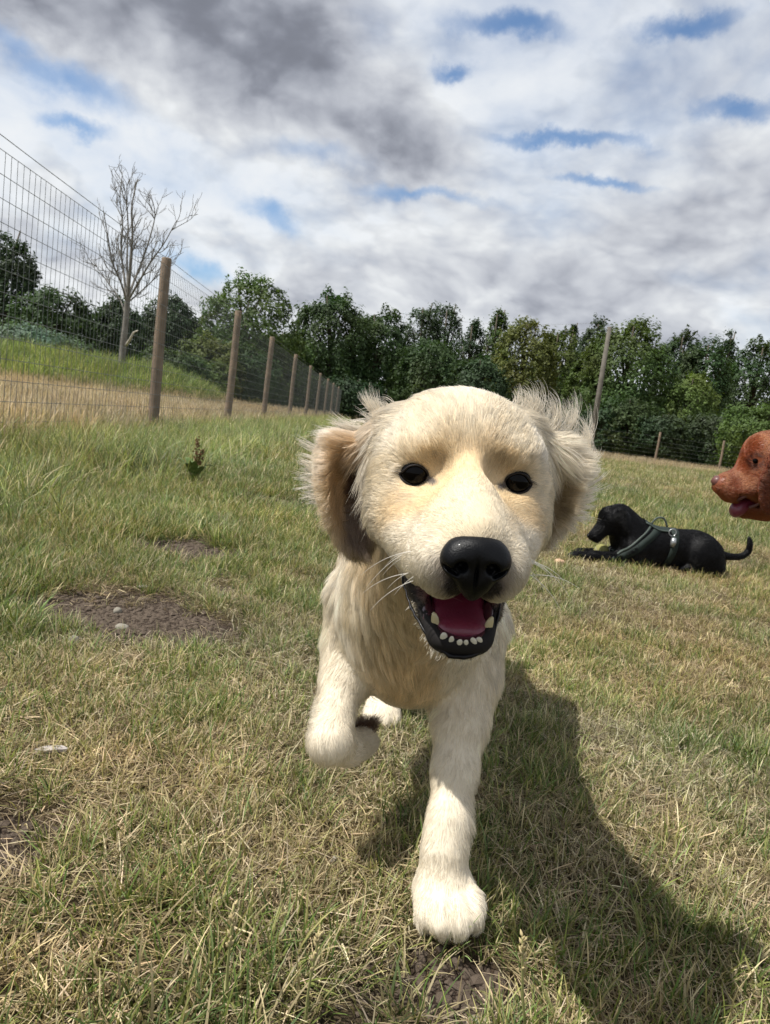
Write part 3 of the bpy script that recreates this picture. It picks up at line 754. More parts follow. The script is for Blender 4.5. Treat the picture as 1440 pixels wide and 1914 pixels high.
# locks lifted by the wind off both ears
def smooth_(t): t = min(1, max(0, t)); return t * t * (3 - 2 * t)
def locks():
    hairs = []; cols = []
    kd_ = BVHT.FromPolygons(gV.tolist(), gF.tolist())
    def lock(x, y, z, ang, turn, L, m, spread=.35, yl=0., tight=.85):
        p0 = HL(x, y, z); h = kd_.find_nearest(Vector(p0)); l0 = to_local(np.array(h[0])[None])[0]
        c0 = PALE * rng.uniform(.95, 1.15); k = 12; path = [np.zeros(3)]; p = np.zeros(3)
        for q in range(k):
            a2 = ang + turn * ((q + 1) / k) ** 1.3; v = np.array([math.cos(a2), yl, math.sin(a2)]); v /= np.linalg.norm(v); p = p + v * L / k; path.append(p)
        path = np.array(path); t = np.linspace(0, 1, k + 1)[:, None]
        for i in range(m):
            o = rng.normal(0, spread, 3) * (1, .7, .8); a = rng.normal() * .07; ln = rng.uniform(.6, 1.08); c, s_ = math.cos(a), math.sin(a)
            pa = np.stack([path[:, 0] * c - path[:, 2] * s_, path[:, 1], path[:, 0] * s_ + path[:, 2] * c], 1) * ln
            stray = rng.normal(0, .10, 3) * L * .25
            pts = l0 + pa + o * (1 - tight * t) + stray * t ** 2
            hairs.append([HL(*q) for q in pts]); cols.append(c0 * rng.uniform(.85, 1.1))
    # picture-right ear: up, then curling over to the left
    for i in range(34):
        u = i / 33 + rng.normal() * .015; x = 3.7 + u * 7.0; z = 4.2 - 3.9 * max(0, u) ** 1.7
        lock(x, -9.3, z, R(22 + 44 * u + rng.normal() * 8), R(rng.uniform(90, 150) * (1 - .45 * u)), rng.uniform(3.0, 4.4) * (.62 + .38 * smooth_(u * 4)), rng.integers(10, 24), .26)
    for i in range(26):
        u = i / 25; x = 10.9 + .5 * math.sin(u * 3); z = .4 - 5.6 * u; lock(x, -9, z, R(35 - 45 * u + rng.normal() * 14), R(rng.uniform(40, 110) * (1 - u * 1.2)), rng.uniform(1.6, 2.8), rng.integers(10, 20), .22)
    # picture-left ear: streaming out to the left
    for i in range(40):
        u = i / 39; x = -7.6 - 3.8 * min(1, u * 1.5) ** .7; z = 1.8 - 7.0 * max(0, u - .1); lock(x, -9, z, R(158 + 22 * u + rng.normal() * 9), R(rng.uniform(-30, 25)), rng.uniform(2.2, 3.9) * (1 - .4 * u), rng.integers(10, 22), .26)
    for i in range(12):
        if i < 7: lock(-6.2 - i * .12, -9.6, 3.6, R(150 + rng.normal() * 5), R(-38), 3.3, 26, .2)
        lock(-5.2 - i * .2, -9.5, 3.9 - i * .15, R(140 + rng.normal() * 18), R(rng.uniform(20, 80)), rng.uniform(2., 3.6), 8, .3)
    # strands hanging from the cheek over the ear openings
    for s in (-1, 1):
        for i in range(26):
            z = 2.0 - i * .22; lock(s * (6.6 + rng.normal() * .15), -6.6 + rng.normal() * .4, z, R(270) + s * R(rng.uniform(6, 30)), -s * R(rng.uniform(-5, 30)), rng.uniform(2.6, 4.4), 16, .22, .2)
    # pale bristles round the lower lip
    for i in range(70):
        u = rng.uniform(-1, 1); lock(3.0 * math.sin(u * 1.4), 6.9 - 4.8 * abs(u) ** 1.6, -11.6 + 2.9 * abs(u) ** 1.9, R(270 + 62 * u), R(rng.normal() * 20), rng.uniform(.25, .55), 4, .16, .35, .0)
    hairs_ = np.array(hairs); k = hairs_.shape[1]
    make_curves('ear_locks', hairs_, np.ones((len(hairs_), k)) * np.interp(np.linspace(0, 1, k), [0, .6, 1], [.00021, .00016, .00004])[None], np.clip(np.array(cols), 0, .92), FUR, dog)
from mathutils.bvhtree import BVHTree as BVHT
# whiskers
def whisk():
    pts = []; 
    for s in (-1, 1):
        for i in range(8):
            y = rng.uniform(4.2, 7.8); z = rng.uniform(-6.3, -4.0); x = s * (4.0 - (y - 4) * .25)
            p = np.array([x, y, z]); d = np.array([s * 1.0, -.35 + rng.normal() * .3, rng.uniform(-.55, .35)]); L_ = rng.uniform(2.5, 5.5)
            out = [p]
            for q in range(9):
                d = d + np.array([0, -.03, -.10]); d /= np.linalg.norm(d); p = p + d * L_ / 9; out.append(p)
            pts.append([HL(*o) for o in out])
    pts = np.array(pts)
    rr = np.ones((len(pts), 10)) * np.linspace(.00030, .00008, 10)[None]
    make_curves('whiskers', pts, rr, np.tile([.8, .76, .68], (len(pts), 1)), FUR, dog)
whisk()
locks()
# dark pads and claws
def pads(S):
    S.ell(at(668, 1366, .878), (.017, .014, .010), None, .006)
    for px in (655, 672, 688): S.ell(at(px, 1374, .885), (.007, .010, .008), None, .004)
small_sdf('paw_pad', at(668, 1366, .878) - .04, at(668, 1366, .878) + .04, .0015, pads, PAD_M, dog)
pp = []; 
for i in range(900):
    q = at(rng.uniform(652, 700), rng.uniform(1352, 1372), .872 + rng.uniform(-.012, .012)); d = np.array([rng.normal() * .3 + .25, .1 * rng.normal(), 1.]); d /= np.linalg.norm(d)
    ln = rng.uniform(.008, .018); pp.append([q + d * ln * t + np.array([.004, 0, 0]) * t * t for t in np.linspace(0, 1, 5)])
pp = np.array(pp); make_curves('pad_hair', pp, np.ones((len(pp), 5)) * np.linspace(.00025, .00006, 5)[None], np.tile([.06, .035, .025], (len(pp), 1)), FUR, dog)
for (px, py, Y) in ((793, 1716, .694), (829, 1736, .681), (862, 1738, .681), (894, 1714, .694)):
    a = at(px, py - 14, Y + .010); b = at(px, py - 2, Y + .001)
    v, f = tube(spline([a, (a + b) / 2 + (0, -.003, .001), b], 8), np.linspace(.0028, .0010, 9), 8); mesh_obj('claw', v, f, PAD_M, dog)
# ------------------------------------------------------------------ the field
def smooth(a, b, x): t = np.clip((x - a) / (b - a), 0, 1); return t * t * (3 - 2 * t)
def fence_x(Y): return -2.47 - (Y - 4.6) * .0265
PATCHES = [(-.56, 1.63, .29, .23, -.2), (-.66, 2.40, .24, .19, -.1), (-.62, 3.95, .25, .20, 0), (-.42, .74, .11, .09, 0), (.13, .635, .09, .05, 0), (-.40, 1.98, .07, .06, 0), (.05, .52, .12, .08, 0)]
def bare(x, y):
    P = np.stack([x, y, x * 0], 1); n = fbm(P, 5, 2, 4) * .75 + fbm(P, 34, 6, 2) * .40
    m = np.zeros(len(x))
    for cx, cy, rx, ry, a in PATCHES:
        u = (x - cx) * math.cos(a) + (y - cy) * math.sin(a); v = -(x - cx) * math.sin(a) + (y - cy) * math.cos(a)
        m = np.maximum(m, 1 - smooth(.65, 1.15, np.sqrt((u / rx) ** 2 + (v / ry) ** 2) + n))
    return m
def ground_z(x, y):
    x = np.asarray(x, float); y = np.asarray(y, float)
    P = np.stack([x, y, x * 0], 1)
    r = np.hypot(x, y)
    z = fbm(P, 6, 11, 3) * .006 + fbm(P, 1.3, 12, 2) * .018 * smooth(1.8, 5, r) + fbm(P, .25, 13, 2) * .10 * smooth(8, 25, r)
    z -= bare(x, y) * .010
    # the earth bank beyond the left fence
    c = 24 + (x + 12) * .25
    z += .98 * np.exp(-((y - c) / 2.4) ** 2) * smooth(-4.6, -8.5, x)
    z += .12 * np.exp(-((y - c) / 2.6) ** 2) * smooth(-8.5, -13, x)
    return z
def lush(x, y):
    """1 where the grass grows green and long"""
    P = np.stack([x, y, x * 0], 1)
    t = x / np.maximum(y, .3)
    base = smooth(-.02, -.20, t) * smooth(1.75, 2.6, y) * (1 - smooth(9, 14, y) * .4)
    base = np.maximum(base, smooth(-.40, -.50, t) * smooth(1.2, 1.5, y))
    base = np.maximum(base, .55 * smooth(4.2, 5.2, y) * (1 - smooth(7, 10, y)) * smooth(.0, .1, t))
    base = np.maximum(base, .35 * smooth(.8, .6, y))
    return np.clip(base + fbm(P, 2.2, 21, 3) * .45 + fbm(P, 9, 22, 2) * .35, 0, 1)
def meadow(x, y):
    """tall dry grass along and beyond the left fence, and by the far fence"""
    d = x - fence_x(y)
    m = (1 - smooth(-.25, .45, d + fbm(np.stack([x, y, x * 0], 1), 1.5, 31, 2) * .35)) * smooth(2.5, 4, y)
    return np.maximum(m, smooth(24.5, 26.5, y + fbm(np.stack([x, y, x * 0], 1), .5, 33, 2) * 1.5) * smooth(-2, 1, x) * .9)
def make_ground():
    # rings round the camera, finer close by
    rr = np.concatenate([np.arange(.0, 3.0, .012), 3.0 * 1.018 ** np.arange(0, 290)])
    rr = rr[rr < 520]; rr = np.append(rr, [700, 1200, 2500])
    near_th = np.linspace(R(40), R(140), 260); rest = np.linspace(R(140), R(400), 60)[1:-1]
    th = np.concatenate([near_th, rest]); n = len(th)
    Rr, T = np.meshgrid(rr, th, indexing='ij'); x = (Rr * np.cos(T)).ravel(); y = (Rr * np.sin(T)).ravel()
    z = ground_z(x, y)
    i = np.arange(len(rr) - 1)[:, None]; j = np.arange(n)[None]
    q = np.stack([i * n + j, (i + 1) * n + j, (i + 1) * n + (j + 1) % n, i * n + (j + 1) % n], -1).reshape(-1, 4)
    P = np.stack([x, y, x * 0], 1)
    b = bare(x, y)[:, None]; lu = lush(x, y)[:, None]; me = meadow(x, y)[:, None]
    r = np.hypot(x, y)[:, None]
    far = smooth(6, 16, r)
    soil = np.array([.075, .055, .042]); thatch = np.array([.20, .155, .088]); green = np.array([.10, .135, .04]); dry = np.array([.34, .27, .15])
    mixn = (.5 + .5 * fbm(P, 1.1, 41, 4))[:, None]
    c = thatch * (1 - far) * .72 + far * (np.array([.20, .185, .085]) * (.6 + .5 * mixn) + green * .25)
    c = c * (1 - .55 * lu) + green * .55 * lu
    c = c * (1 - me * .7) + dry * me * .7
    bank = smooth(.2, .45, z[:, None]); c = c * (1 - bank) + np.array([.07, .12, .025]) * bank
    c = c * (1 - b) + soil * b
    m = vcol_mat('field_soil', .95, spec=.15)
    N = NT(m.node_tree); tc = N.node('ShaderNodeTexCoord').outputs['Object']
    bs = N.n['Principled BSDF']; src = bs.inputs['Base Color'].links[0].from_socket
    f = N.noise(tc, 55, 8, .7); f2 = N.noise(tc, 260, 4, .6)
    c2 = N.mix(N.mr(f, .35, .65), (.45, .43, .42), (1.35, 1.3, 1.25)); c2 = N.mix(1., src, c2, 'MULTIPLY'); c2 = N.mix(1., c2, (.78, .76, .74), 'MULTIPLY')
    c3 = N.mix(N.mr(f2, .40, .62), (.6, .6, .6), (1.3, 1.3, 1.3)); c2 = N.mix(1., c2, c3, 'MULTIPLY')
    N.l.new(c2, bs.inputs['Base Color'])
    bn = N.node('ShaderNodeBump', {'Height': N.math('ADD', f, N.math('MULTIPLY', f2, .5)), 'Strength': .9, 'Distance': .012})
    N.l.new(bn.outputs[0], bs.inputs['Normal'])
    o = mesh_obj('ground', np.stack([x, y, z], 1), q, m, None, True, np.clip(c, 0, 1)); tag(o, kind='structure')
make_ground()

# ------------------------------------------------------------------ grass
def blade_mat(name, transl=.35, rough=.5):
    m = bpy.data.materials.new(name); m.use_nodes = True; N = NT(m.node_tree); N.n.clear()
    a = N.node('ShaderNodeAttribute', attribute_name='col').outputs['Color']
    t = N.node('ShaderNodeAttribute', attribute_name='tint', attribute_type='INSTANCER').outputs['Color']
    c = N.mix(1., a, t, 'MULTIPLY')
    p = N.node('ShaderNodeBsdfPrincipled', {'Base Color': c, 'Roughness': rough, 'Specular IOR Level': .32})
    tr = N.node('ShaderNodeBsdfTranslucent', {'Color': N.mix(1., c, (1.05, 1.05, .75), 'MULTIPLY')})
    mx = N.node('ShaderNodeMixShader', {0: transl, 1: p.outputs[0], 2: tr.outputs[0]})
    o = N.node('ShaderNodeOutputMaterial', {0: mx.outputs[0]})
    return m
BLADE = blade_mat('grass_blade')
def blades(n, spread, ln, wd, lean, cols, flat=0., seg=4, seed_head=0., curve=.8):
    V = []; F = []; C = []
    for i in range(n):
        L = rng.uniform(*ln); w = rng.uniform(*wd) / 2; a = rng.uniform(0, 2 * math.pi); rad = spread * math.sqrt(rng.random())
        p = np.array([rad * math.cos(a), rad * math.sin(a), -.004 + flat * .010 * rng.random()])
        az = a + rng.normal() * 1.2; el = max(.05, math.pi / 2 - abs(rng.normal()) * lean) if flat < .5 else rng.uniform(.0, .35)
        side = np.array([-math.sin(az + rng.normal() * .5), math.cos(az + rng.normal() * .5), rng.normal() * .2]); side /= np.linalg.norm(side)
        col = cols[rng.integers(len(cols))] * (1 + .22 * rng.normal()) ; col = np.clip(col, .01, .9)
        bend = curve * rng.uniform(.3, 1.3) * (0.5 if flat > .5 else 1)
        o = len(V)
        for s in range(seg + 1):
            t = s / seg; e = el - bend * t
            ww = w * (1 - t ** 2.2) + .00015
            if seed_head and t > .7: ww = w * seed_head * (1 - ((t - .85) / .15) ** 2) + .0003
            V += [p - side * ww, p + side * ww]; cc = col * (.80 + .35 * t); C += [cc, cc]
            p = p + L / seg * np.array([math.cos(az) * math.cos(e), math.sin(az) * math.cos(e), math.sin(e)])
            if p[2] < .002: p[2] = .002
        for s in range(seg): F.append((o + 2 * s, o + 2 * s + 1, o + 2 * s + 3, o + 2 * s + 2))
    return np.array(V), np.array(F), np.array(C)
G1 = [np.array(c) for c in ((.165, .20, .045), (.115, .165, .038), (.20, .215, .065), (.075, .12, .030), (.27, .25, .10), (.15, .20, .075))]
GL = [np.array(c) * (1.06, .96, 1.12) for c in ((.27, .33, .085), (.18, .25, .06), (.34, .37, .12), (.46, .43, .22), (.20, .28, .10), (.11, .17, .05))]
GD = [np.array(c) for c in ((.43, .36, .21), (.33, .27, .15), (.56, .49, .32), (.21, .165, .09), (.29, .27, .11), (.40, .31, .19), (.16, .125, .07))]
GT = [np.array(c) for c in ((.47, .37, .25), (.40, .30, .19), (.55, .45, .33), (.36, .29, .16))]
KINDS = {}
def kind(name, num, **kw):
    c = bpy.data.collections.new(name)
    for i in range(num):
        V, F, C = blades(**kw)
        me = bpy.data.meshes.new(name); me.from_pydata(V.tolist(), [], F.tolist())
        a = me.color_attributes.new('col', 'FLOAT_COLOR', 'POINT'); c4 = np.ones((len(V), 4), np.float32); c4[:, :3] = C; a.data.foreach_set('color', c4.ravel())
        me.materials.append(BLADE); o = bpy.data.objects.new(name + '_%02d' % i, me); c.objects.link(o)
    KINDS[name] = (c, num)
kind('short_green', 8, n=18, spread=.020, ln=(.016, .044), wd=(.0008, .0018), lean=.55, cols=G1 + GD[:1])
kind('short_dry', 8, n=15, spread=.024, ln=(.012, .034), wd=(.0007, .0015), lean=.95, cols=GD + G1[2:3])
kind('thatch', 8, n=15, spread=.03, ln=(.014, .042), wd=(.0006, .0014), lean=1., cols=GD + GT, flat=1., seg=3, curve=.3)
kind('lush_green', 7, n=22, spread=.03, ln=(.045, .11), wd=(.0014, .0030), lean=.5, cols=GL, curve=1.1)
kind('tall_dry', 6, n=12, spread=.09, ln=(.22, .46), wd=(.0016, .003), lean=.22, cols=GT, seed_head=2.2, seg=6, curve=.35)
kind('tall_green', 6, n=24, spread=.07, ln=(.12, .30), wd=(.0028, .0055), lean=.42, cols=GL, curve=1.0, seg=5)
def scatter(name, kindname, X, Y, scl, tint, label=None):
    n = len(X); Z = ground_z(X, Y)
    me = bpy.data.meshes.new(name); me.vertices.add(n); me.vertices.foreach_set('co', np.stack([X, Y, Z], 1).astype(np.float32).ravel())
    def at_(nm, typ, key, arr):
        a = me.attributes.new(nm, typ, 'POINT'); a.data.foreach_set(key, arr.astype(np.float32).ravel() if typ != 'INT' else arr.astype(np.int32))
    rot = np.stack([rng.normal(0, .10, n), rng.normal(0, .10, n), rng.uniform(0, 6.283, n)], 1)
    at_('rot', 'FLOAT_VECTOR', 'vector', rot); at_('scl', 'FLOAT', 'value', scl)
    t4 = np.ones((n, 4)); t4[:, :3] = tint; at_('tint', 'FLOAT_COLOR', 'color', t4)
    coll, num = KINDS[kindname]; at_('idx', 'INT', 'value', rng.integers(0, num, n))
    o = link(bpy.data.objects.new(name, me))
    ng = bpy.data.node_groups.new(name, 'GeometryNodeTree')
    ng.interface.new_socket('Geometry', in_out='INPUT', socket_type='NodeSocketGeometry'); ng.interface.new_socket('Geometry', in_out='OUTPUT', socket_type='NodeSocketGeometry')
    N = ng.nodes; L = ng.links
    gi = N.new('NodeGroupInput'); go = N.new('NodeGroupOutput')
    ci = N.new('GeometryNodeCollectionInfo'); ci.inputs['Collection'].default_value = coll; ci.inputs['Separate Children'].default_value = True; ci.inputs['Reset Children'].default_value = True
    iop = N.new('GeometryNodeInstanceOnPoints'); iop.inputs['Pick Instance'].default_value = True
    def na(nm, dt):
        q = N.new('GeometryNodeInputNamedAttribute'); q.data_type = dt; q.inputs[0].default_value = nm; return q.outputs[0]
    L.new(gi.outputs[0], iop.inputs['Points']); L.new(ci.outputs[0], iop.inputs['Instance']); L.new(na('idx', 'INT'), iop.inputs['Instance Index'])
    L.new(na('rot', 'FLOAT_VECTOR'), iop.inputs['Rotation']); L.new(na('scl', 'FLOAT'), iop.inputs['Scale'])
    L.new(iop.outputs[0], go.inputs[0])
    md = o.modifiers.new('scatter', 'NODES'); md.node_group = ng
    tag(o, label, kind='stuff', cat=None); return o
def points(dens_fn, y0, y1, half=.60, pad=.5):
    """random spots in the view and a step to its sides; dens_fn gives tufts per square metre"""
    ys = np.linspace(y0, y1, 60); w = 2 * (half * ys + pad); dm = dens_fn(ys); cdf = np.cumsum(w * dm); n = int(np.trapz(w * dm, ys))
    Y = np.interp(rng.random(n), (cdf - cdf[0]) / (cdf[-1] - cdf[0]), ys) + rng.normal(0, (y1 - y0) / 120, n); X = rng.uniform(-1, 1, n) * (half * Y + pad)
    return X, Y
def dist_dens(d0, knee, p=2., floor=0): return lambda y: np.maximum(d0 * np.minimum(1, (knee / np.maximum(y, .1)) ** p), floor)
def grow_scale(Y, knee, e=.5): return np.maximum(1, (Y / knee)) ** e
def tints(X, Y, base=(1, 1, 1), var=.18):
    n = len(X); P = np.stack([X, Y, X * 0], 1)
    k = 1.02 * (1 + var * rng.normal(size=n).clip(-2, 2) * .8 + .30 * fbm(P, 1.3, 51, 3) + .22 * fbm(P, 9, 53, 2))[:, None]
    hue = (fbm(P, 3.1, 52, 2) * .10 + fbm(P, .8, 54, 2) * .10)[:, None]; k = k * (1 + .18 * rng.normal(size=n).clip(-2, 2))[:, None]
    return np.clip(np.array(base)[None] * k * np.concatenate([1 + hue, np.ones((n, 1)), 1 - hue], 1), .2, 2.)
def build_grass():
    # short mixed turf
    X, Y = points(dist_dens(4600, 1.7, 1.8), .42, 30)
    P = np.stack([X, Y, X * 0], 1)
    b = bare(X, Y); lu = lush(X, Y); me = meadow(X, Y)
    g = np.clip(.37 + fbm(P, 7, 61, 3) * 1.0 + lu * .7 - .12 * smooth(1.6, 2.6, Y) * (X > 0), 0, 1)
    keep = (rng.random(len(X)) > b * 1.05) & (me < .6) & (rng.random(len(X)) < .80 + .9 * fbm(P, 11, 63, 2))
    isg = (rng.random(len(X)) < g) & keep
    s = grow_scale(Y, 2.2, .62)
    far = smooth(6, 18, Y)[:, None]
    t = tints(X, Y)
    scatter('turf_grass', 'short_green', X[isg], Y[isg], (s * rng.uniform(.7, 1.35, len(X)) * (1 + .5 * lu))[isg], t[isg])
    isd = ~isg & keep
    scatter('dry_turf', 'short_dry', X[isd], Y[isd], (s * rng.uniform(.7, 1.3, len(X)))[isd], t[isd])
    X, Y = points(dist_dens(2300, 1.6, 2.0), .42, 12)
    b = bare(X, Y); lu = lush(X, Y); keep = (rng.random(len(X)) > b * .93) & (rng.random(len(X)) > lu * .6)
    scatter('straw_thatch', 'thatch', X[keep], Y[keep], (grow_scale(Y, 2.2, .6) * rng.uniform(.7, 1.3, len(X)))[keep], tints(X, Y)[keep])
    # long green grass
    X, Y = points(dist_dens(900, 2.6, 1.8), .45, 26)
    lu = lush(X, Y); b = bare(X, Y); me = meadow(X, Y)
    P = np.stack([X, Y, X * 0], 1); clumps = smooth(.2, .6, fbm(P, 5, 71, 2)) * .30
    keep = (rng.random(len(X)) < smooth(.35, .85, lu) * .9 + clumps * .5) & (b < .3) & (me < .8)
    sc = (grow_scale(Y, 3.5, .40) * rng.uniform(.50, 1.05, len(X))) * (.50 + .24 * smooth(1.8, 3.2, Y))
    scatter('long_grass', 'lush_green', X[keep], Y[keep], sc[keep], tints(X, Y)[keep])
    # tall dry meadow
    X, Y = points(dist_dens(330, 6, 1.6), 3.4, 60, .66, .5)
    me = meadow(X, Y); z = ground_z(X, Y); keep = (rng.random(len(X)) < me) & (z < .33) & (Y < np.where(X > -1, 31, 99))
    rightside = X > -1
    sc = rng.uniform(.7, 1.15, len(X)) * grow_scale(Y, 14, .3) * np.where(rightside, .55, .74)
    scatter('dry_meadow_grass', 'tall_dry', X[keep], Y[keep], sc[keep], tints(X, Y)[keep])
    # tall green along the fence foot and on the bank
    X, Y = points(dist_dens(240, 6, 1.1), 2.6, 34, .68, .5)
    d = X - fence_x(Y); z = ground_z(X, Y)
    strip = smooth(1.5, .7, d) * smooth(-.5, 0, d) * smooth(3, 4, Y) * .85 + .5 * smooth(-.38, -.46, X / Y) * (Y < 5.5)
    bank = smooth(.22, .45, z) * (X < -4) * 1.6
    keep = rng.random(len(X)) < strip + bank
    t = tints(X, Y); t = t * np.where(bank > .3, 1.1, 1)[:, None] * np.where((bank > .3)[:, None], np.array([.80, .88, .72]), 1)
    sc = rng.uniform(.6, 1.1, len(X)) * np.where(bank > .3, 1.7, 1.0) * grow_scale(Y, 6, .2) * np.where(Y < 4, .8, 1)
    scatter('tall_green_grass', 'tall_green', X[keep], Y[keep], sc[keep], t[keep])
build_grass()

# stones, clods and litter on the bare earth
def rock(r, seed, flat=.6, n=2):
    import bmesh
    bm = bmesh.new(); bmesh.ops.create_icosphere(bm, subdivisions=n, radius=1)
    V = np.array([v.co[:] for v in bm.verts]); F = np.array([[v.index for v in f.verts] for f in bm.faces]); bm.free()
    V = V * (1 + .16 * value_noise(V, 1.6, seed)[:, None]) * np.array([1, .8, flat]) * r
    return V, F
STONE = simple_mat('pale_stone', (.20, .18, .145), .8, .3, bump=(160, .5, .002), noise_cols=(60, (.27, .245, .20), .35, .65))
STONE_B = simple_mat('warm_stone', (.46, .30, .19), .8, .3, bump=(160, .5, .002))
def stone(px, py, rad, mat, label, flat=.6, rz=0., seed=1):
    g = on_ground(px, py); zz = float(ground_z([g[0]], [g[1]])[0])
    V, F = rock(rad, seed, flat, 3); V = V @ rotz(rz)
    o = mesh_obj('stone', V + np.array([g[0], g[1], zz + rad * flat * .45]), F, mat, None, True, origin=(g[0], g[1], zz)); tag(o, label, 'stone', 'loose stones on the grass')
stone(137, 1203, .0125, STONE, 'small pale egg-shaped stone standing at the near edge of the bare earth patch', .95, 1.2, 3)
stone(229, 1168, .0155, STONE, 'smooth oval grey stone lying in the middle of the bare earth patch', .5, .1, 5)
stone(222, 1318, .009, STONE_B, 'small orange-tan pebble in the grass below the bare earth patch', .6, .3, 7)
stone(268, 1098, .012, STONE, 'flat pale pebble at the far edge of the bare earth patch', .35, .5, 9)
stone(221, 1138, .011, STONE, 'small upright brown-grey stone on the far side of the bare earth patch', .9, .9, 11)
stone(898, 1903, .013, STONE, 'pale flat stone in the soil at the bottom edge of the picture', .3, .3, 13)
stone(628, 1612, .0075, STONE, 'tiny whitish pebble in the dry grass left of the standing paw', .7, .4, 15)
stone(1046, 1052, .028, STONE_B, 'pinkish orange lump on the grass in front of the black dog', .45, .2, 17)
g = on_ground(95, 1412)
def chip():
    th = np.linspace(0, 2 * math.pi, 14, endpoint=False); rx = .021 * (1 + .18 * np.cos(3 * th + 1)); ry = .0085 * (1 + .2 * np.sin(2 * th))
    top = np.stack([rx * np.cos(th), ry * np.sin(th), .010 + .003 * np.cos(th)], 1); bot = top - (0, 0, .004)
    V = np.concatenate([top, bot]) + (g[0], g[1], float(ground_z([g[0]], [g[1]])[0]))
    F = [tuple(range(14)), tuple(range(27, 13, -1))] + [(i, 14 + i, 14 + (i + 1) % 14, (i + 1) % 14) for i in range(14)]
    o = mesh_obj('bark_chip', V, F, simple_mat('weathered_wood', (.38, .34, .31), .85, .2, bump=(90, .6, .002), noise_cols=(70, (.25, .22, .20), .4, .6)), None, False, origin=(g[0], g[1], 0)); tag(o, 'flat pale grey chip of weathered bark lying among the straw', 'bark chip')
chip()
def clods():
    c = bpy.data.collections.new('clod_shapes')
    m = simple_mat('earth_clod', (.085, .064, .048), .95, .1, bump=(300, .6, .001), noise_cols=(25, (.20, .165, .13), .5, .75))
    for i in range(7):
        V, F = rock(1, 40 + i, .6, 1); me = bpy.data.meshes.new('clod'); me.from_pydata(V.tolist(), [], F.tolist()); me.materials.append(m); c.objects.link(bpy.data.objects.new('clod_%d' % i, me))
    KINDS['clod'] = (c, 7)
    X = []; Y = []
    for cx, cy, rx, ry, a in PATCHES:
        n = int(5200 * rx * ry / .034); X.append(cx + rng.normal(0, rx * .62, n)); Y.append(cy + rng.normal(0, ry * .62, n))
    X = np.concatenate(X); Y = np.concatenate(Y); k = rng.random(len(X)) < bare(X, Y) + .04
    X, Y = X[k], Y[k]
    o = scatter('earth_clods', 'clod', X, Y, np.exp(rng.normal(-6.05, .70, len(X))).clip(0, .011), np.ones((len(X), 3)))
clods()

# taller single stems close to the camera
def stems():
    m = BLADE2 = simple_mat('grass_stem', (.30, .30, .12), .6, .3)
    mh = simple_mat('seed_head', (.42, .34, .18), .8, .2)
    for (px, py, top, bx, lab) in ((572, 1912, 1745, 26, 'tall pale green grass stem standing in the foreground, middle of three'), (425, 1880, 1690, 14, 'tall pale green grass stem in the foreground, leftmost of three'), (985, 1935, 1752, -8, 'tall yellow grass stem with a narrow seed head, right of the standing paw')):
        a = on_ground(px, py); b = at(px + bx, top, a[1] - .02); a[2] = 0
        sp = spline([a, a * .6 + b * .4 + (-.002, 0, 0), b], 14); V, F = tube(sp, np.linspace(.0017, .0009, len(sp)), 6)
        t = empty('grass_stem', tuple(a)); tag(t, lab, 'grass stem', 'tall grass stems in the foreground')
        mesh_obj('stalk', V, F, m, t)
        L = sp[-6:]; parts = []
        for i in range(26):
            k = rng.uniform(0, len(L) - 1.01); p = L[int(k)] + (L[int(k) + 1] - L[int(k)]) * (k % 1); d = np.array([rng.normal() * .4, rng.normal() * .4, 1]); d /= np.linalg.norm(d)
            parts.append(tube([p, p + d * .003, p + d * .0065], [.0004, .0016, .0003], 5))
        V, F = merge(parts); mesh_obj('seed_head', V, F, mh, t)
stems()

# the dock plant at the edge of the long grass
def dock():
    g = on_ground(362, 905); t = empty('dock_plant', (g[0], g[1], 0)); tag(t, 'dark green broad-leaved weed with a brown seed spike in the long grass', 'weed')
    ml = simple_mat('dock_leaf', (.075, .13, .03), .5, .4, noise_cols=(20, (.13, .17, .05), .4, .6)); ms = simple_mat('dock_seed', (.12, .065, .03), .8, .2)
    for i in range(9):
        az = i * 2.4; L = rng.uniform(.09, .16); V = []; F = []
        for s in range(7):
            u = s / 6; e = 1.2 - 1.3 * u; r = L * u; p = np.array([g[0] + math.cos(az) * r * .8, g[1] + math.sin(az) * r * .8, .02 + L * (math.sin(1.9 * u)) * .8]); w = .024 * math.sin(math.pi * (u * .9 + .08)); sd = np.array([-math.sin(az), math.cos(az), 0])
            V += [p - sd * w + (0, 0, .004), p, p + sd * w + (0, 0, .004)]
        for s in range(6):
            for q in (0, 1): F.append((s * 3 + q, s * 3 + q + 1, s * 3 + q + 4, s * 3 + q + 3))
        mesh_obj('leaf', V, F, ml, t)
    for dx in (0, .035):
        top = np.array([g[0] + dx, g[1], .27 - dx * 2]); sp = [np.array([g[0], g[1], 0]), np.array([g[0] + dx * .5, g[1], .12]), top]; V, F = tube(spline(sp, 12), .003, 6); mesh_obj('stalk', V, F, ml, t)
        parts = []
        for i in range(60):
            u = rng.random(); p = sp[1] * (1 - u) + top * u + rng.normal(0, .008, 3); v, f = rock(.006, i, .8, 1); parts.append((v + p, f))
        V, F = merge(parts); mesh_obj('seed_spike', V, F, ms, t)
dock()
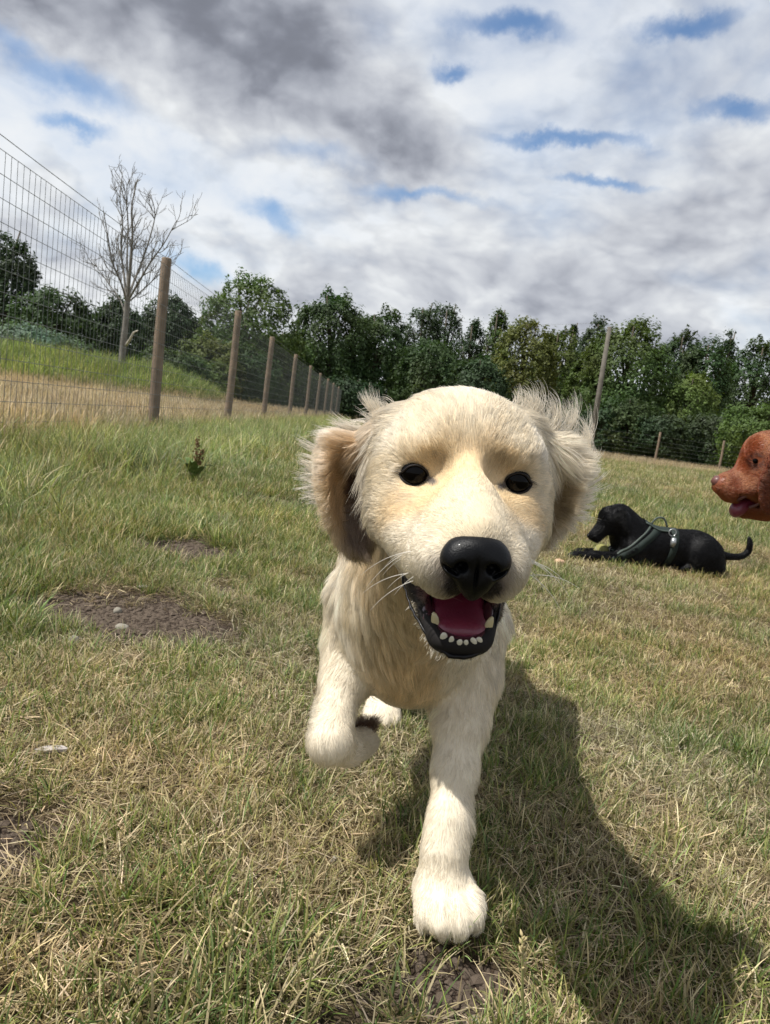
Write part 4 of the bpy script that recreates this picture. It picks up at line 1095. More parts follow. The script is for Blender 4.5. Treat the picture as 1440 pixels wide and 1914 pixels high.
# ------------------------------------------------------------------ fences and pole
WOOD = simple_mat('weathered_post', (.23, .17, .12), .85, .2, bump=(60, .6, .01), noise_cols=(9, (.15, .115, .085), .35, .65))
WIRE = simple_mat('galvanised_wire', (.16, .17, .16), .5, .5, metal=.4)
GREYWOOD = simple_mat('grey_pole', (.15, .135, .115), .85, .2, bump=(30, .5, .01), noise_cols=(5, (.10, .09, .075), .35, .65))
def zed(x, y): return float(ground_z([x], [y])[0])
def fpt(Y, z=0.): x = fence_x(Y); return np.array([x, Y, z])
def post_mesh(base, h, r, lean=0.):
    k = 14; pts = []; rad = []
    for t in np.linspace(0, 1, 9): pts.append(base + np.array([lean * t + .006 * math.sin(t * 5 + base[1]), 0, -.25 + (h + .25) * t])); rad.append(r * (1.05 - .1 * t) * (1 + .03 * math.sin(7 * t + base[1] * 3)))
    pts.append(pts[-1] + np.array([0, 0, .012])); rad.append(r * .82)
    return tube(pts, rad, k)
POSTY = [3.95, 7.84, 11.7, 15.5, 19.9, 24.4, 28.6, 32.8, 37.2, 41.8, 46.4]
fence = tag(empty('deer_fence', (fence_x(7.84), 7.84, 0)), 'tall deer fence of round wooden posts and wire netting running away on the left', 'fence')
for i, Y in enumerate(POSTY):
    V, F = post_mesh(fpt(Y), 1.83, .055 if i < 4 else .052, (.01, -.005, .02, 0, .015)[i % 5]); mesh_obj('post', V, F, WOOD, fence)
V, F = post_mesh(fpt(48.6) + (.15, 0, 0), 1.75, .10); o = mesh_obj('post', V, F, simple_mat('dark_end_post', (.035, .03, .025), .8, .2), fence); o['label'] = 'thick dark end post'
HZ = [.06 + .128 * i for i in range(14)]
def wire_run(z, r, sag=0., off=.068):
    pts = []
    Ys = np.concatenate([[1.6], POSTY, [48.6]])
    for a, b in zip(Ys[:-1], Ys[1:]):
        for t in np.linspace(0, 1, 5)[:-1]:
            Y = a + (b - a) * t; pts.append(fpt(Y, z - sag * 4 * t * (1 - t)) + (off, 0, 0))
    pts.append(fpt(48.6, z) + (off, 0, 0)); return pts
for i, z in enumerate(HZ):
    V, F = tube(wire_run(z, 0), .0021, 5); mesh_obj('line_wire', V, F, WIRE, fence)
for z in (1.80,):
    V, F = tube(wire_run(z, 0, .008), .0026, 5); mesh_obj('line_wire', V, F, WIRE, fence)
def stays():
    V = []; F = []; Y = 1.8
    while Y < 48:
        for z0, z1 in ((0.0, HZ[-1]),):
            p = fpt(Y, 0) + (.068, 0, 0); r = .0017; o = len(V)
            zs = np.linspace(z0, z1, 5)
            for z in zs:
                w = .004 * math.sin(Y * 13 + z * 9)
                for a in range(3): V.append(p + (r * math.cos(a * 2.094), r * math.sin(a * 2.094) + w, z))
            for s in range(4):
                for a in range(3): F.append((o + s * 3 + a, o + s * 3 + (a + 1) % 3, o + s * 3 + 3 + (a + 1) % 3, o + s * 3 + 3 + a))
        Y += .074
    # the knots where stays cross the line wires, near bays only
    Y = 1.8; P = []
    while Y < 13:
        for z in HZ: P.append((Y, z))
        Y += .074
    for Y_, z in P:
        o = len(V); c = fpt(Y_, z) + (.068, 0, 0); r = .0036
        V += [c + (r, 0, 0), c - (r, 0, 0), c + (0, r, 0), c - (0, r, 0), c + (0, 0, r), c - (0, 0, r)]
        F += [(o, o + 2, o + 4), (o + 2, o + 1, o + 4), (o + 1, o + 3, o + 4), (o + 3, o, o + 4), (o + 2, o, o + 5), (o + 1, o + 2, o + 5), (o + 3, o + 1, o + 5), (o, o + 3, o + 5)]
    o = mesh_obj('stay_wires', V, F, WIRE, fence, False); tag(o, kind='stuff')
stays()
fence2 = tag(empty('stock_fence', (10.2, 29, 0)), 'low stock fence of thin pale posts and wire before the trees on the right', 'fence')
px2 = [2.3, 4.95, 7.6, 10.22, 12.75, 15.4, 18.0]
for i, x in enumerate(px2):
    Y = 29.2 - .02 * i; V, F = post_mesh(np.array([x, Y, zed(x, Y)]), 1.27, .045, (.03, 0, .05)[i % 3]); mesh_obj('post', V, F, WOOD, fence2)
for z in (.15, .3, .45, .6, .75, .9, 1.1):
    V, F = tube([(x, 29.12, zed(x, 29) + z) for x in px2], .002, 4); mesh_obj('line_wire', V, F, WIRE, fence2)
pt = at(1140, 611, 32.); base = np.array([pt[0], 32., 0.])
pole = tag(empty('utility_pole', tuple(base)), 'bare grey utility pole standing before the trees behind the right ear', 'utility pole')
V, F = tube([base + (0, 0, -.3), base + (0.0, 0, 2.5), np.array([pt[0], 32, pt[2]])], [.125, .11, .085], 14); mesh_obj('shaft', V, F, GREYWOOD, pole)
V, F = tube([np.array([pt[0] - .12, 32, pt[2] - .12]), np.array([pt[0] + .12, 32, pt[2] - .10])], .03, 8); mesh_obj('bracket', V, F, WIRE, pole)
# lines strung far beyond to the pylon
def cable(a, b, sag, lab):
    pts = [np.asarray(a) * (1 - t) + np.asarray(b) * t - np.array([0, 0, sag * 4 * t * (1 - t)]) for t in np.linspace(0, 1, 20)]
    V, F = tube(pts, .016, 5); o = mesh_obj('overhead_cable', V, F, WIRE, None, origin=a); tag(o, lab, 'cable', 'overhead cables above the wood')
pyl = at(755, 640, 170.)
def pylon():
    t = empty('pylon', (pyl[0], 170, 0)); tag(t, 'faint lattice pylon top rising beyond the wood', 'pylon'); top = at(758, 583, 170.)[2]
    m = simple_mat('pylon_steel', (.38, .42, .46), .6, .3); parts = []
    for sx in (-1, 1):
        for sy in (-1, 1): parts.append(tube([(pyl[0] + sx * 1.6, 170 + sy * 1.6, 0), (pyl[0] + sx * .6, 170 + sy * .6, top)], .06, 5))
    V, F = merge(parts); mesh_obj('tower_leg', V, F, m, t)
    for z in (top - .4, top - 2.6):
        V, F = tube([(pyl[0] - 2.8, 170, z), (pyl[0] + 2.8, 170, z)], .07, 5); mesh_obj('cross_arm', V, F, m, t)
    parts = []
    for i in range(16):
        z0 = top * i / 16; z1 = top * (i + 1) / 16; w0 = 1.6 - i / 16; w1 = 1.6 - (i + 1) / 16; s = 1 if i % 2 else -1
        parts.append(tube([(pyl[0] - s * w0, 169, z0), (pyl[0] + s * w1, 169, z1)], .04, 4))
    V, F = merge(parts); mesh_obj('bracing', V, F, m, t)
    return top
ptop = pylon()
cable((pyl[0] - 2.6, 170, ptop - .4), tuple(at(1130, 603, 120.)), 1.2, 'thin overhead cable running right from the pylon, upper of two')
cable((pyl[0] - 2.6, 170, ptop - 2.6), tuple(at(1140, 613, 120.)), 1.2, 'thin overhead cable running right from the pylon, lower of two')

# ------------------------------------------------------------------ trees
BARK = simple_mat('bark', (.075, .06, .045), .9, .2, bump=(14, .7, .03), noise_cols=(6, (.12, .10, .075), .4, .6))
DEADBARK = simple_mat('dead_bark', (.19, .175, .155), .9, .2, noise_cols=(6, (.12, .11, .095), .4, .6))
LEAF = blade_mat('leaf_clump', .30, .55)
# leaf clumps are not instanced: the instancer tint falls back to black, so use a plain copy of the shader
def leaf_mat():
    m = bpy.data.materials.new('leaves'); m.use_nodes = True; N = NT(m.node_tree); N.n.clear()
    a = N.node('ShaderNodeAttribute', attribute_name='col').outputs['Color']
    p = N.node('ShaderNodeBsdfPrincipled', {'Base Color': a, 'Roughness': .6, 'Specular IOR Level': .25})
    tr = N.node('ShaderNodeBsdfTranslucent', {'Color': N.mix(1., a, (1.1, 1.2, .6), 'MULTIPLY')})
    mx = N.node('ShaderNodeMixShader', {0: .32, 1: p.outputs[0], 2: tr.outputs[0]})
    N.node('ShaderNodeOutputMaterial', {0: mx.outputs[0]}); return m
LEAF = leaf_mat()
def leaf_cloud(lobes, n, size, col, seed=0, colvar=.22):
    """leaf-sized faces through the outer volume of many lobes, with gaps between"""
    lob = np.array(lobes); vol = (lob[:, 3] * lob[:, 4]) ; k = rng.choice(len(lob), n, p=vol / vol.sum())
    d = rng.normal(size=(n, 3)); d /= np.linalg.norm(d, axis=1)[:, None]
    d[:, 2] = np.where(d[:, 2] < -.35, -d[:, 2] * .5, d[:, 2])
    r = 1 - np.abs(rng.normal(0, .20, n)); r = np.clip(r, .2, 1.02)
    c = lob[k, :3]; P = c + d * (lob[k][:, [3, 3, 4]]) * r[:, None]
    P += rng.normal(0, .05, P.shape) * lob[k][:, 3:4]
    cl = fbm(P, 1.3, seed, 2); keep = cl > -.42
    P, d, k = P[keep], d[keep], k[keep]; n = len(P)
    nrm = d + rng.normal(0, .55, (n, 3)); nrm /= np.linalg.norm(nrm, axis=1)[:, None]
    t = np.cross(nrm, rng.normal(size=(n, 3))); t /= np.linalg.norm(t, axis=1)[:, None]; b = np.cross(nrm, t)
    s = size * rng.uniform(.5, 1.25, n)[:, None]
    V = np.stack([P - t * s, P + b * s * .45 + nrm * s * .15, P + t * s, P - b * s * .45 + nrm * s * .15], 1).reshape(-1, 3)
    F = np.arange(4 * n).reshape(-1, 4)
    cc = np.array(col)[None] * (1 + colvar * rng.normal(size=n).clip(-2, 2) * .7 + .30 * fbm(P, .8, seed + 3, 2) + .15 * value_noise(lob[k, :3] * 3.3, 1., seed + 9))[:, None]
    cc[:, 0] *= 1 + .25 * fbm(P, .5, seed + 5, 2)
    return V, F, np.clip(np.repeat(cc, 4, 0), .008, .6)
def crown(cx, cy, z0, z1, w, style, seed, n, size, col, colvar=.13):
    """leaf-sized faces through the outer shell of an uneven crown, in sprays with gaps between them"""
    h = z1 - z0; hz = h / 2; cz = z0 + hz
    d = rng.normal(size=(n, 3)); d /= np.linalg.norm(d, axis=1)[:, None]
    d[:, 1] *= np.where(d[:, 1] > .35, .4, 1); d /= np.linalg.norm(d, axis=1)[:, None]
    lump = 1 + .20 * fbm(d, 1.7, seed, 2) + .17 * fbm(d, 4.2, seed + 1, 2) + .10 * value_noise(d, 9., seed + 2)
    # rounded sprays standing proud of the crown
    m = int(26 + w * h * .5); sd = np.random.default_rng(seed).normal(size=(m, 3)); sd /= np.linalg.norm(sd, axis=1)[:, None]; amp = np.random.default_rng(seed + 1).uniform(.03, .16, m)
    dot = d @ sd.T; best = (np.clip((dot - .90) / .10, 0, 1) ** .5 * amp[None]); lump = lump + best.max(1) - .04
    depth = np.abs(rng.normal(0, .10, n)) + (rng.random(n) < .25) * rng.uniform(0, .45, n); r = lump * (1 - depth)
    if style == 'round': P = np.stack([d[:, 0] * w * (1 + .12 * np.clip(-d[:, 2], 0, 1)), d[:, 1] * w * .8, np.sign(d[:, 2]) * np.abs(d[:, 2]) ** .85 * hz], 1) * r[:, None] / 1.06
    elif style == 'spire':
        u = (1 - d[:, 2]) / 2; u = u ** .8; prof = np.clip(u * 1.25, 0, 1) ** .62; a = np.arctan2(d[:, 1], d[:, 0]); band = (1 + .32 * np.sin(u * 24 + 3 * np.sin(a * 2 + seed))) * (1 + .35 * fbm(np.stack([a, u * 7, a * 0], 1), 1.1, seed, 2))
        P = np.stack([np.cos(a) * w * prof * r * band, np.sin(a) * w * prof * r * band, hz - u * h + rng.normal(0, .1, n)], 1); P[:, :2] += rng.normal(0, .10, (n, 2)) * w + .12 * w * np.sin(P[:, 2:3] * .9 + seed)
    elif style == 'flat':
        zc = d[:, 2]; P = np.stack([d[:, 0] * w, d[:, 1] * w, np.where(zc > 0, zc * hz * 1.15, zc * hz * .55)], 1) * r[:, None]
        P[:, 2] -= .25 * hz * (np.hypot(P[:, 0], P[:, 1]) / w) ** 2
    P = P + np.array([cx, cy, cz]) + rng.normal(0, .05, (n, 3))
    keep = fbm(P, 1.9, seed + 3, 2) > (-.22 if style != 'flat' else -.10); P, d = P[keep], d[keep]
    # sprigs breaking the outline
    tip = rng.random(len(P)) < .10; P[tip] += d[tip] * rng.uniform(.0, .32, tip.sum())[:, None]
    n = len(P); nrm = d + rng.normal(0, .55, (n, 3)) + np.array([0, 0, .25]); nrm /= np.linalg.norm(nrm, axis=1)[:, None]
    t = np.cross(nrm, rng.normal(size=(n, 3))); t /= np.linalg.norm(t, axis=1)[:, None]; b = np.cross(nrm, t)
    s = size * rng.uniform(.45, 1.15, n)[:, None]
    V = np.stack([P - t * s, P + b * s * .5 + nrm * s * .15, P + t * s, P - b * s * .5 + nrm * s * .15], 1).reshape(-1, 3)
    cc = np.array(col)[None] * (1 + colvar * rng.normal(size=n).clip(-2, 2) * .8 + .35 * fbm(P, .7, seed + 4, 3) + .20 * value_noise(P, 2.2, seed + 5))[:, None]
    cc[:, 0] *= 1 + .3 * fbm(P, .45, seed + 6, 2)
    return V, np.arange(4 * n).reshape(-1, 4), np.clip(np.repeat(cc, 4, 0), .006, .5)
def tree(name, px, top, halfw, Y, col, style='round', low=0., label='', group='trees of the wood beyond the field', n=9000, size=.15, cat='tree', dark=None):
    p = at(px, top, Y); w = halfw / 1382. * Y; gz = zed(p[0], Y); h = p[2] - gz
    t = empty(name, (p[0], Y, gz)); tag(t, label, cat, group)
    z0 = gz + h * low - .2; z1 = p[2]; n = int(n * 2.1); size = size * .82; w = w * 1.12
    seed = int(px * 7 + top)
    V, F, C = crown(p[0], Y, z0, z1, w, style, seed, n, size, col); mesh_obj('crown', V, F, LEAF, t, False, C)
    tk = [tube(spline([(p[0], Y, gz - .2), (p[0] + w * .06, Y, gz + h * .3), (p[0] - w * .04, Y, gz + h * .72)], 8), np.linspace(.035 * h * .9, .012 * h, 9), 8)]
    for i in range(9):
        a_ = i * 2.4; u = .35 + .06 * i; b = np.array([p[0] + math.cos(a_) * w * .75 * (1.2 - u), Y + math.sin(a_) * w * .5, gz + h * (u + .18)]); a = np.array([p[0], Y, gz + h * u * .7]); tk.append(tube([a, (a + b) / 2 + (0, 0, .1), b], [.014 * h, .009 * h, .004 * h], 5))
    V, F = merge(tk); mesh_obj('trunk', V, F, BARK, t)
    return t
DG = (.050, .080, .028); MG = (.078, .115, .034); YG = (.115, .135, .038); BG = (.044, .070, .032); LGc = (.10, .14, .036)
TG = 'trees of the wood beyond the field'; TL = 'trees beyond the earth bank'
T = lambda *a, **k: tree('broadleaf_tree', *a, **k)
T(12, 428, 66, 34, BG, 'round', .05, 'dark broadleaf tree cut by the left edge of the picture', TL, n=12000, size=.13)
T(112, 545, 74, 32, DG, 'round', .0, 'low dark rounded tree behind the bank, right of the edge tree', TL, n=9000, size=.13)
T(222, 562, 44, 37, BG, 'round', .02, 'dark bushy tree directly behind the bare dead tree', TL, n=7000, size=.13)
T(322, 556, 52, 40, BG, 'round', .02, 'dark rounded tree behind the nearest fence post', TL, n=8000, size=.14)
T(468, 531, 80, 40, MG, 'flat', .30, 'open spreading tree with a flat airy crown above the second post', TG, n=9000, size=.15)
T(395, 632, 62, 36, YG, 'round', .0, 'low olive green bushy tree between the first and second posts', TG, n=7000, size=.13)
T(455, 640, 62, 37, DG, 'round', .0, 'dark bushy tree under the spreading crown', TG, n=7000, size=.13)
T(540, 615, 46, 44, MG, 'round', .0, 'small rounded green tree left of the big dark oak', TG, n=7000, size=.14)
T(628, 548, 70, 48, DG, 'round', .0, 'big dark oak with a lumpy crown left of the golden dog\'s head', TG, n=13000, size=.16)
T(712, 582, 56, 50, DG, 'round', .0, 'dark oak with a sloping crown right behind the big one', TG, n=10000, size=.16)
T(798, 566, 36, 54, BG, 'round', .05, 'tall dark narrow-crowned tree, left of the pair above the dog\'s head', TG, n=5500, size=.15)
T(842, 571, 34, 56, BG, 'round', .05, 'tall dark narrow-crowned tree, right of the pair above the dog\'s head', TG, n=5500, size=.15)
T(815, 640, 66, 47, DG, 'round', .0, 'broad dark tree below the feathery pair', TG, n=9000, size=.15)
T(888, 600, 32, 52, BG, 'spire', .0, 'small dark pointed tree between the feathery pair and the light spire', TG, n=5000, size=.15)
T(935, 579, 34, 58, MG, 'spire', .0, 'pale green pointed tree rising behind the yellowish trees', TG, n=6500, size=.16)
T(905, 668, 50, 42, BG, 'round', .0, 'low dark tree behind the crown of the dog\'s head', TG, n=7000, size=.14)
T(992, 600, 58, 47, YG, 'round', .0, 'yellowish green broad tree behind the right side of the dog\'s head', TG, n=11000, size=.15)
T(1048, 615, 42, 50, (.075, .11, .03), 'round', .0, 'mid green tree between the yellowish tree and the pole', TG, n=8000, size=.15)
T(1075, 605, 18, 62, BG, 'spire', .1, 'thin dark conifer tip rising left of the pole', TG, n=4000, size=.15)
T(1122, 597, 34, 60, BG, 'round', .0, 'dark tree top right behind the utility pole', TG, n=6000, size=.17)
T(1188, 603, 76, 42, MG, 'round', .0, 'large round-topped green tree right of the pole', TG, n=14000, size=.14)
T(1112, 655, 40, 44, (.07, .095, .022), 'round', .0, 'low olive tree at the foot of the pole', TG, n=7000, size=.14)
T(1278, 621, 40, 56, BG, 'round', .0, 'dark rounded tree right of the large round one', TG, n=8000, size=.17)
T(1325, 637, 48, 47, DG, 'round', .0, 'dark green tree below the skyline at the right', TG, n=9000, size=.15)
T(1368, 622, 30, 60, BG, 'spire', .0, 'dark pointed tree top near the right edge', TG, n=6000, size=.17)
T(1425, 642, 52, 50, DG, 'round', .0, 'dark tree at the right edge of the picture', TG, n=9000, size=.16)
Bsh = lambda *a, **k: tree('bush', *a, cat='bush', **k)
Bsh(1296, 702, 50, 41, LGc, 'round', .0, 'yellowish green bush in front of the dark trees', 'bushes at the edge of the wood', n=8000, size=.11)
Bsh(1440, 752, 68, 33, LGc, 'round', .0, 'bright green bush behind the brown dog\'s head', 'bushes at the edge of the wood', n=8000, size=.10)
Bsh(1180, 745, 66, 38, DG, 'round', .0, 'dark bush left of the yellow-green one at the wood\'s foot', 'bushes at the edge of the wood', n=7000, size=.12)
Bsh(1350, 770, 60, 38, BG, 'round', .0, 'dark low bush right of the yellow-green one', 'bushes at the edge of the wood', n=7000, size=.12)
Bsh(1240, 772, 50, 37, BG, 'round', .0, 'dark low bush under the yellow-green one', 'bushes at the edge of the wood', n=6000, size=.12)
Bsh(1130, 765, 44, 38, BG, 'round', .0, 'dark low bush beside the foot of the pole', 'bushes at the edge of the wood', n=6000, size=.12)
Bsh(560, 690, 60, 46, DG, 'round', .0, 'dark bush behind the distant fence posts', 'bushes at the edge of the wood', n=7000, size=.14)
Bsh(655, 705, 60, 46, BG, 'round', .0, 'very dark bush behind the end post of the tall fence', 'bushes at the edge of the wood', n=7000, size=.14)
Bsh(478, 700, 52, 40, BG, 'round', .0, 'dark bush between the second and third fence posts', 'bushes at the edge of the wood', n=7000, size=.13)
Bsh(470, 745, 26, 36, YG, 'round', .0, 'little light green shrub low behind the third fence post', 'bushes at the edge of the wood', n=2500, size=.10)
Bsh(60, 612, 78, 25.5, (.13, .17, .12), 'round', .0, 'grey-green feathery shrub on top of the bank at the far left', 'bushes on the earth bank', n=9000, size=.09)
Bsh(150, 640, 30, 26, (.10, .14, .09), 'round', .0, 'small grey-green shrub on the bank, right of the larger one', 'bushes on the earth bank', n=4000, size=.08)
Bsh(320, 655, 60, 30, DG, 'round', .0, 'dark scrub behind the bank right of the dead tree', 'bushes on the earth bank', n=7000, size=.11)
Bsh(385, 676, 50, 31, MG, 'round', .0, 'green scrub behind the low end of the bank', 'bushes on the earth bank', n=6000, size=.11)
def deep_wood():
    L = []
    for i in range(420):
        x = rng.uniform(-34, 46); y = rng.uniform(57, 66) - abs(x) * .08; L.append((x, y, rng.uniform(.4, 5.0), rng.uniform(1.2, 2.0), rng.uniform(1.0, 1.7)))
    V, F, C = leaf_cloud(L, 42000, .32, BG, 77); o = mesh_obj('distant_wood', V, F, LEAF, None, False, C); tag(o, kind='stuff')
deep_wood()
# the dead tree
def dead():
    Y = 24.2; p0 = at(228, 672, Y); t = empty('dead_tree', (p0[0], Y, p0[2] - .3)); tag(t, 'bare dead tree with pale branches standing on the bank above the fence', 'tree')
    r_ = np.random.default_rng(5)
    def pl(px): return [at(238 + (x - 238) * .84, y, Y + dy) for x, y, dy in px]
    trunk = pl([(226, 690, 0), (229, 650, 0), (234, 610, 0), (238, 570, 0), (240, 550, 0)]); sp = spline(trunk, 20); V, F = tube(sp, np.linspace(.115, .08, len(sp)), 10); tr_ = mesh_obj('trunk', V, F, DEADBARK, t)
    limbs = [([(238, 572, 0), (232, 520, .3), (225, 470, .5), (228, 420, .5), (222, 370, .6), (228, 322, .6)], .062), ([(240, 560, 0), (245, 500, -.3), (250, 440, -.4), (248, 390, -.5), (257, 350, -.4), (262, 335, -.4)], .070), ([(240, 555, 0), (256, 520, .5), (275, 480, .8), (290, 440, 1.), (300, 400, 1.1), (290, 362, 1.2)], .058),
             ([(241, 560, 0), (262, 530, -.5), (290, 490, -.9), (320, 455, -1.2), (348, 412, -1.4)], .056), ([(237, 565, 0), (225, 530, -.5), (205, 490, -.8), (195, 440, -1.), (185, 392, -1.2)], .052), ([(234, 590, 0), (222, 560, .4), (195, 528, .7), (160, 486, .9)], .036), ([(240, 565, 0), (268, 545, .6), (300, 518, 1.), (332, 466, 1.3)], .040), ([(239, 545, 0), (238, 480, .8), (240, 420, 1.2), (236, 360, 1.3), (243, 335, 1.3)], .05)]
    for pts, r0 in limbs:
        sp = spline(pl(pts), 24); parts = [tube(sp, np.linspace(r0 * .72, .009, len(sp)), 7)]
        def twig(p, d, L, r, depth):
            path = [p]; dd = d.copy(); q = p.copy(); n = 6
            for i in range(n):
                dd = dd + r_.normal(0, .13, 3) + np.array([0, 0, .10]); dd /= np.linalg.norm(dd); q = q + dd * L / n; path.append(q.copy())
            parts.append(tube(path, np.linspace(r, max(.0055, r * .35), n + 1), 5))
            if depth > 0:
                for k in range(3 if depth > 1 else 2):
                    i = r_.integers(1, n); d2 = dd + r_.normal(0, .55, 3); d2 /= np.linalg.norm(d2); twig(path[i], d2, L * .55, r * .6, depth - 1)
        for k in range(9):
            i = int(r_.uniform(.22, .97) * (len(sp) - 2)); d = sp[i + 1] - sp[i]; d /= np.linalg.norm(d); side = r_.normal(0, .42, 3); dd = d + side; dd /= np.linalg.norm(dd)
            twig(sp[i], dd, r_.uniform(.5, 1.1), .020 * (1 - i / len(sp) * .5), 2)
        V, F = merge(parts); mesh_obj('limb', V, F, DEADBARK, tr_)
    sp = spline(pl([(236, 645, -.1), (246, 632, -.5), (252, 622, -.6), (262, 618, -.7)]), 10); V, F = tube(sp, np.linspace(.05, .02, len(sp)), 7); mesh_obj('broken_branch', V, F, simple_mat('bare_wood', (.5, .45, .38), .8, .2), t)
dead()
# ------------------------------------------------------------------ the black dog with its ball
BLACK = simple_mat('black_coat', (.003, .003, .0038), .55, .15, bump=(260, .35, .002), noise_cols=(30, (.005, .005, .0055), .4, .6))
HARN = simple_mat('harness_webbing', (.013, .021, .017), .75, .3, bump=(500, .5, .001))
TRIM = simple_mat('harness_trim', (.055, .07, .06), .6, .3)
BUCK = simple_mat('buckle_metal', (.35, .36, .36), .35, .5, metal=.7)
g0 = on_ground(1240, 1066)
bdog = tag(empty('black_dog', (g0[0], g0[1], 0)), 'black dog in a green harness lying in the grass over a yellow ball', 'dog')
BY = g0[1] + .06
def B(px, py, dy=0.): return at(px, py, BY + dy)
def build_black():
    S = SDF(B(1090, 1090) - np.array([.25, .30, .05]), B(1420, 930) + np.array([.12, .32, .08]), .006)
    # trunk
    S.ell(B(1190, 1022), (.095, .085, .092), k=.05); S.cone(B(1190, 1018), B(1290, 1025), .086, .084, .05); S.ell(B(1312, 1034), (.088, .085, .082), k=.05)
    S.cone(B(1180, 1008, 0), B(1165, 985, -.01), .075, .062, .05)
    # neck and head, muzzle down to the left
    S.cone(B(1182, 1000), B(1158, 966, -.01), .070, .058, .05)
    S.ell(B(1142, 966, -.03), (.052, .050, .047), rot=roty(.35), k=.02); S.cone(B(1134, 977, -.035), B(1110, 1000, -.05), .034, .022, .03)
    S.ell(B(1106, 1003, -.052), (.018, .018, .013), k=.01); S.cone(B(1136, 988, -.035), B(1116, 1009, -.05), .022, .014, .02)
    S.ell(B(1134, 957, -.05), (.014, .014, .012), k=.02)
    # ear hanging on the near side, other ear beyond
    S.ell(B(1163, 966, -.075), (.030, .014, .045), rot=roty(-.5), k=.014); S.ell(B(1168, 984, -.078), (.022, .012, .035), rot=roty(-.35), k=.014); S.ell(B(1150, 958, .04), (.03, .012, .04), k=.014)
    # front legs stretched out on the ground
    for dy, dx in ((-.07, 0), (.05, 8)):
        e = B(1182 + dx, 1052, dy); e[2] = .04; p = B(1110 + dx, 1054, dy); p[2] = .026; q = B(1072 + dx, 1054, dy); q[2] = .018
        S.cone(B(1182, 1030, dy), e, .050, .036, .03); S.cone(e, p, .030, .021, .02); S.cone(p, q, .021, .019, .02)
        for i in (-1.5, -.5, .5, 1.5): S.ell(q + (-.014, i * .010, -.002), (.016, .0065, .011), k=.004)
    # hind leg folded
    for dy in (-.075, .06):
        kn = B(1300, 1046, dy); kn[2] = .10; S.ell(B(1320, 1040, dy), (.075, .045, .080), rot=roty(.3), k=.03)
        h = B(1345, 1058, dy); h[2] = .045; t = B(1285, 1060, dy); t[2] = .022
        S.cone(h, B(1330, 1040, dy), .024, .04, .03); S.cone(h, t, .022, .020, .015)
        for i in (-1, 0, 1): S.ell(t + (-.016, i * .011, -.002), (.017, .007, .011), k=.004)
    tl = spline([B(1343, 1036), B(1362, 1040), B(1385, 1040, .01), B(1399, 1030, .01), B(1402, 1016, .0), B(1400, 1004, 0)], 20)
    S.chain(list(zip(tl, np.interp(np.linspace(0, 1, len(tl)), [0, .3, .8, 1], [.018, .012, .009, .004]))), .01)
    return S.mesh(2)
bV, bF = build_black(); bN = vnormals(bV, bF)
bV[:, 2] = np.maximum(bV[:, 2], .002)
bbody = mesh_obj('body', bV, bF, BLACK, bdog)
def short_coat(name, V, F, Nn, dens, flow, ln, col, rad, parent, mat, seed=3, lift=.3, mask=None, shade=None):
    dd = np.ones(len(V)) * dens
    if mask is not None: dd = dd * mask
    P, Q = sample_surface(V, F, Nn, dd); n = len(P)
    D = flow(P); L = np.ones(n) * ln * (1 + .3 * fbm(P, 20, seed))
    pts, _, lock = grow(P, Q, D, L, np.ones(n) * lift, np.zeros(n), 16, .5, seed, 4, .18)
    c = np.array(col)[None] * (1 + .15 * rng.normal(size=n).clip(-2, 2) + .2 * fbm(P, 25, seed + 1))[:, None]
    if shade is not None: c = c * shade(P)[:, None]
    return make_curves(name, pts, np.ones((n, 4)) * rad * np.array([1, .9, .6, .12])[None], np.clip(c, .003, .9), mat, parent)
SLEEK = fur_mat('sleek_fur', .28)
BLACKFUR = vcol_mat('black_fur', .38, spec=.22)
def bflow(P):
    d = np.tile(np.array([[1., 0, -.35]]), (len(P), 1)); h = P[:, 2] < .07; d[h] = (-.8, 0, -.2); hd = P[:, 0] < B(1165, 980)[0]; d[hd & ~h] = (.6, 0, .4); return d
short_coat('coat', bV, bF, bN, 1.3e5, bflow, .011, (.0045, .0042, .005), .00042, bdog, BLACKFUR)
mesh_obj('nose', *(lambda vf: (vf[0] + B(1101, 1002, -.052), vf[1]))(rock(.010, 3, .9, 2)), NOSE_BLACK, bdog)
mesh_obj('eye', *(lambda vf: (vf[0] + B(1128, 968, -.078), vf[1]))(rock(.0055, 4, 1, 2)), EYE_M, bdog)
# straps follow the skin: loops found by casting rays out from a centre line
from mathutils.bvhtree import BVHTree
bvh = BVHTree.FromPolygons(bV.tolist(), bF.tolist())
def strap(ctr, nrm, width, mat, name, a0=0, a1=360, off=.004, tree_=None):
    ctr = np.array(ctr); nrm = np.array(nrm, float); nrm /= np.linalg.norm(nrm)
    u = np.cross(nrm, [0, 1, 0]); u /= np.linalg.norm(u); v = np.cross(nrm, u)
    V = []; n = 48 if a1 - a0 >= 360 else 26; closed = a1 - a0 >= 360
    for i in range(n if closed else n + 1):
        a = R(a0 + (a1 - a0) * i / n); d = u * math.cos(a) + v * math.sin(a)
        row = []
        for s in (-1, 1):
            o = ctr + nrm * s * width / 2; far = Vector(o + d * .4); h = (tree_ or bvh).ray_cast(far, Vector(-d), .4)
            p = np.array(h[0]) if h[0] else o + d * .08
            row.append(p)
        mid = max(np.linalg.norm(row[0] - ctr), np.linalg.norm(row[1] - ctr))
        for p in row: V += [p + d * off, p - d * .002]
    F = []
    m = len(V) // 4
    for i in range(m if closed else m - 1):
        a, b = i * 4, ((i + 1) % m) * 4
        F += [(a, a + 2, b + 2, b), (a, b, b + 1, a + 1), (a + 2, a + 3, b + 3, b + 2)]
    return mesh_obj(name, V, F, mat, harness)
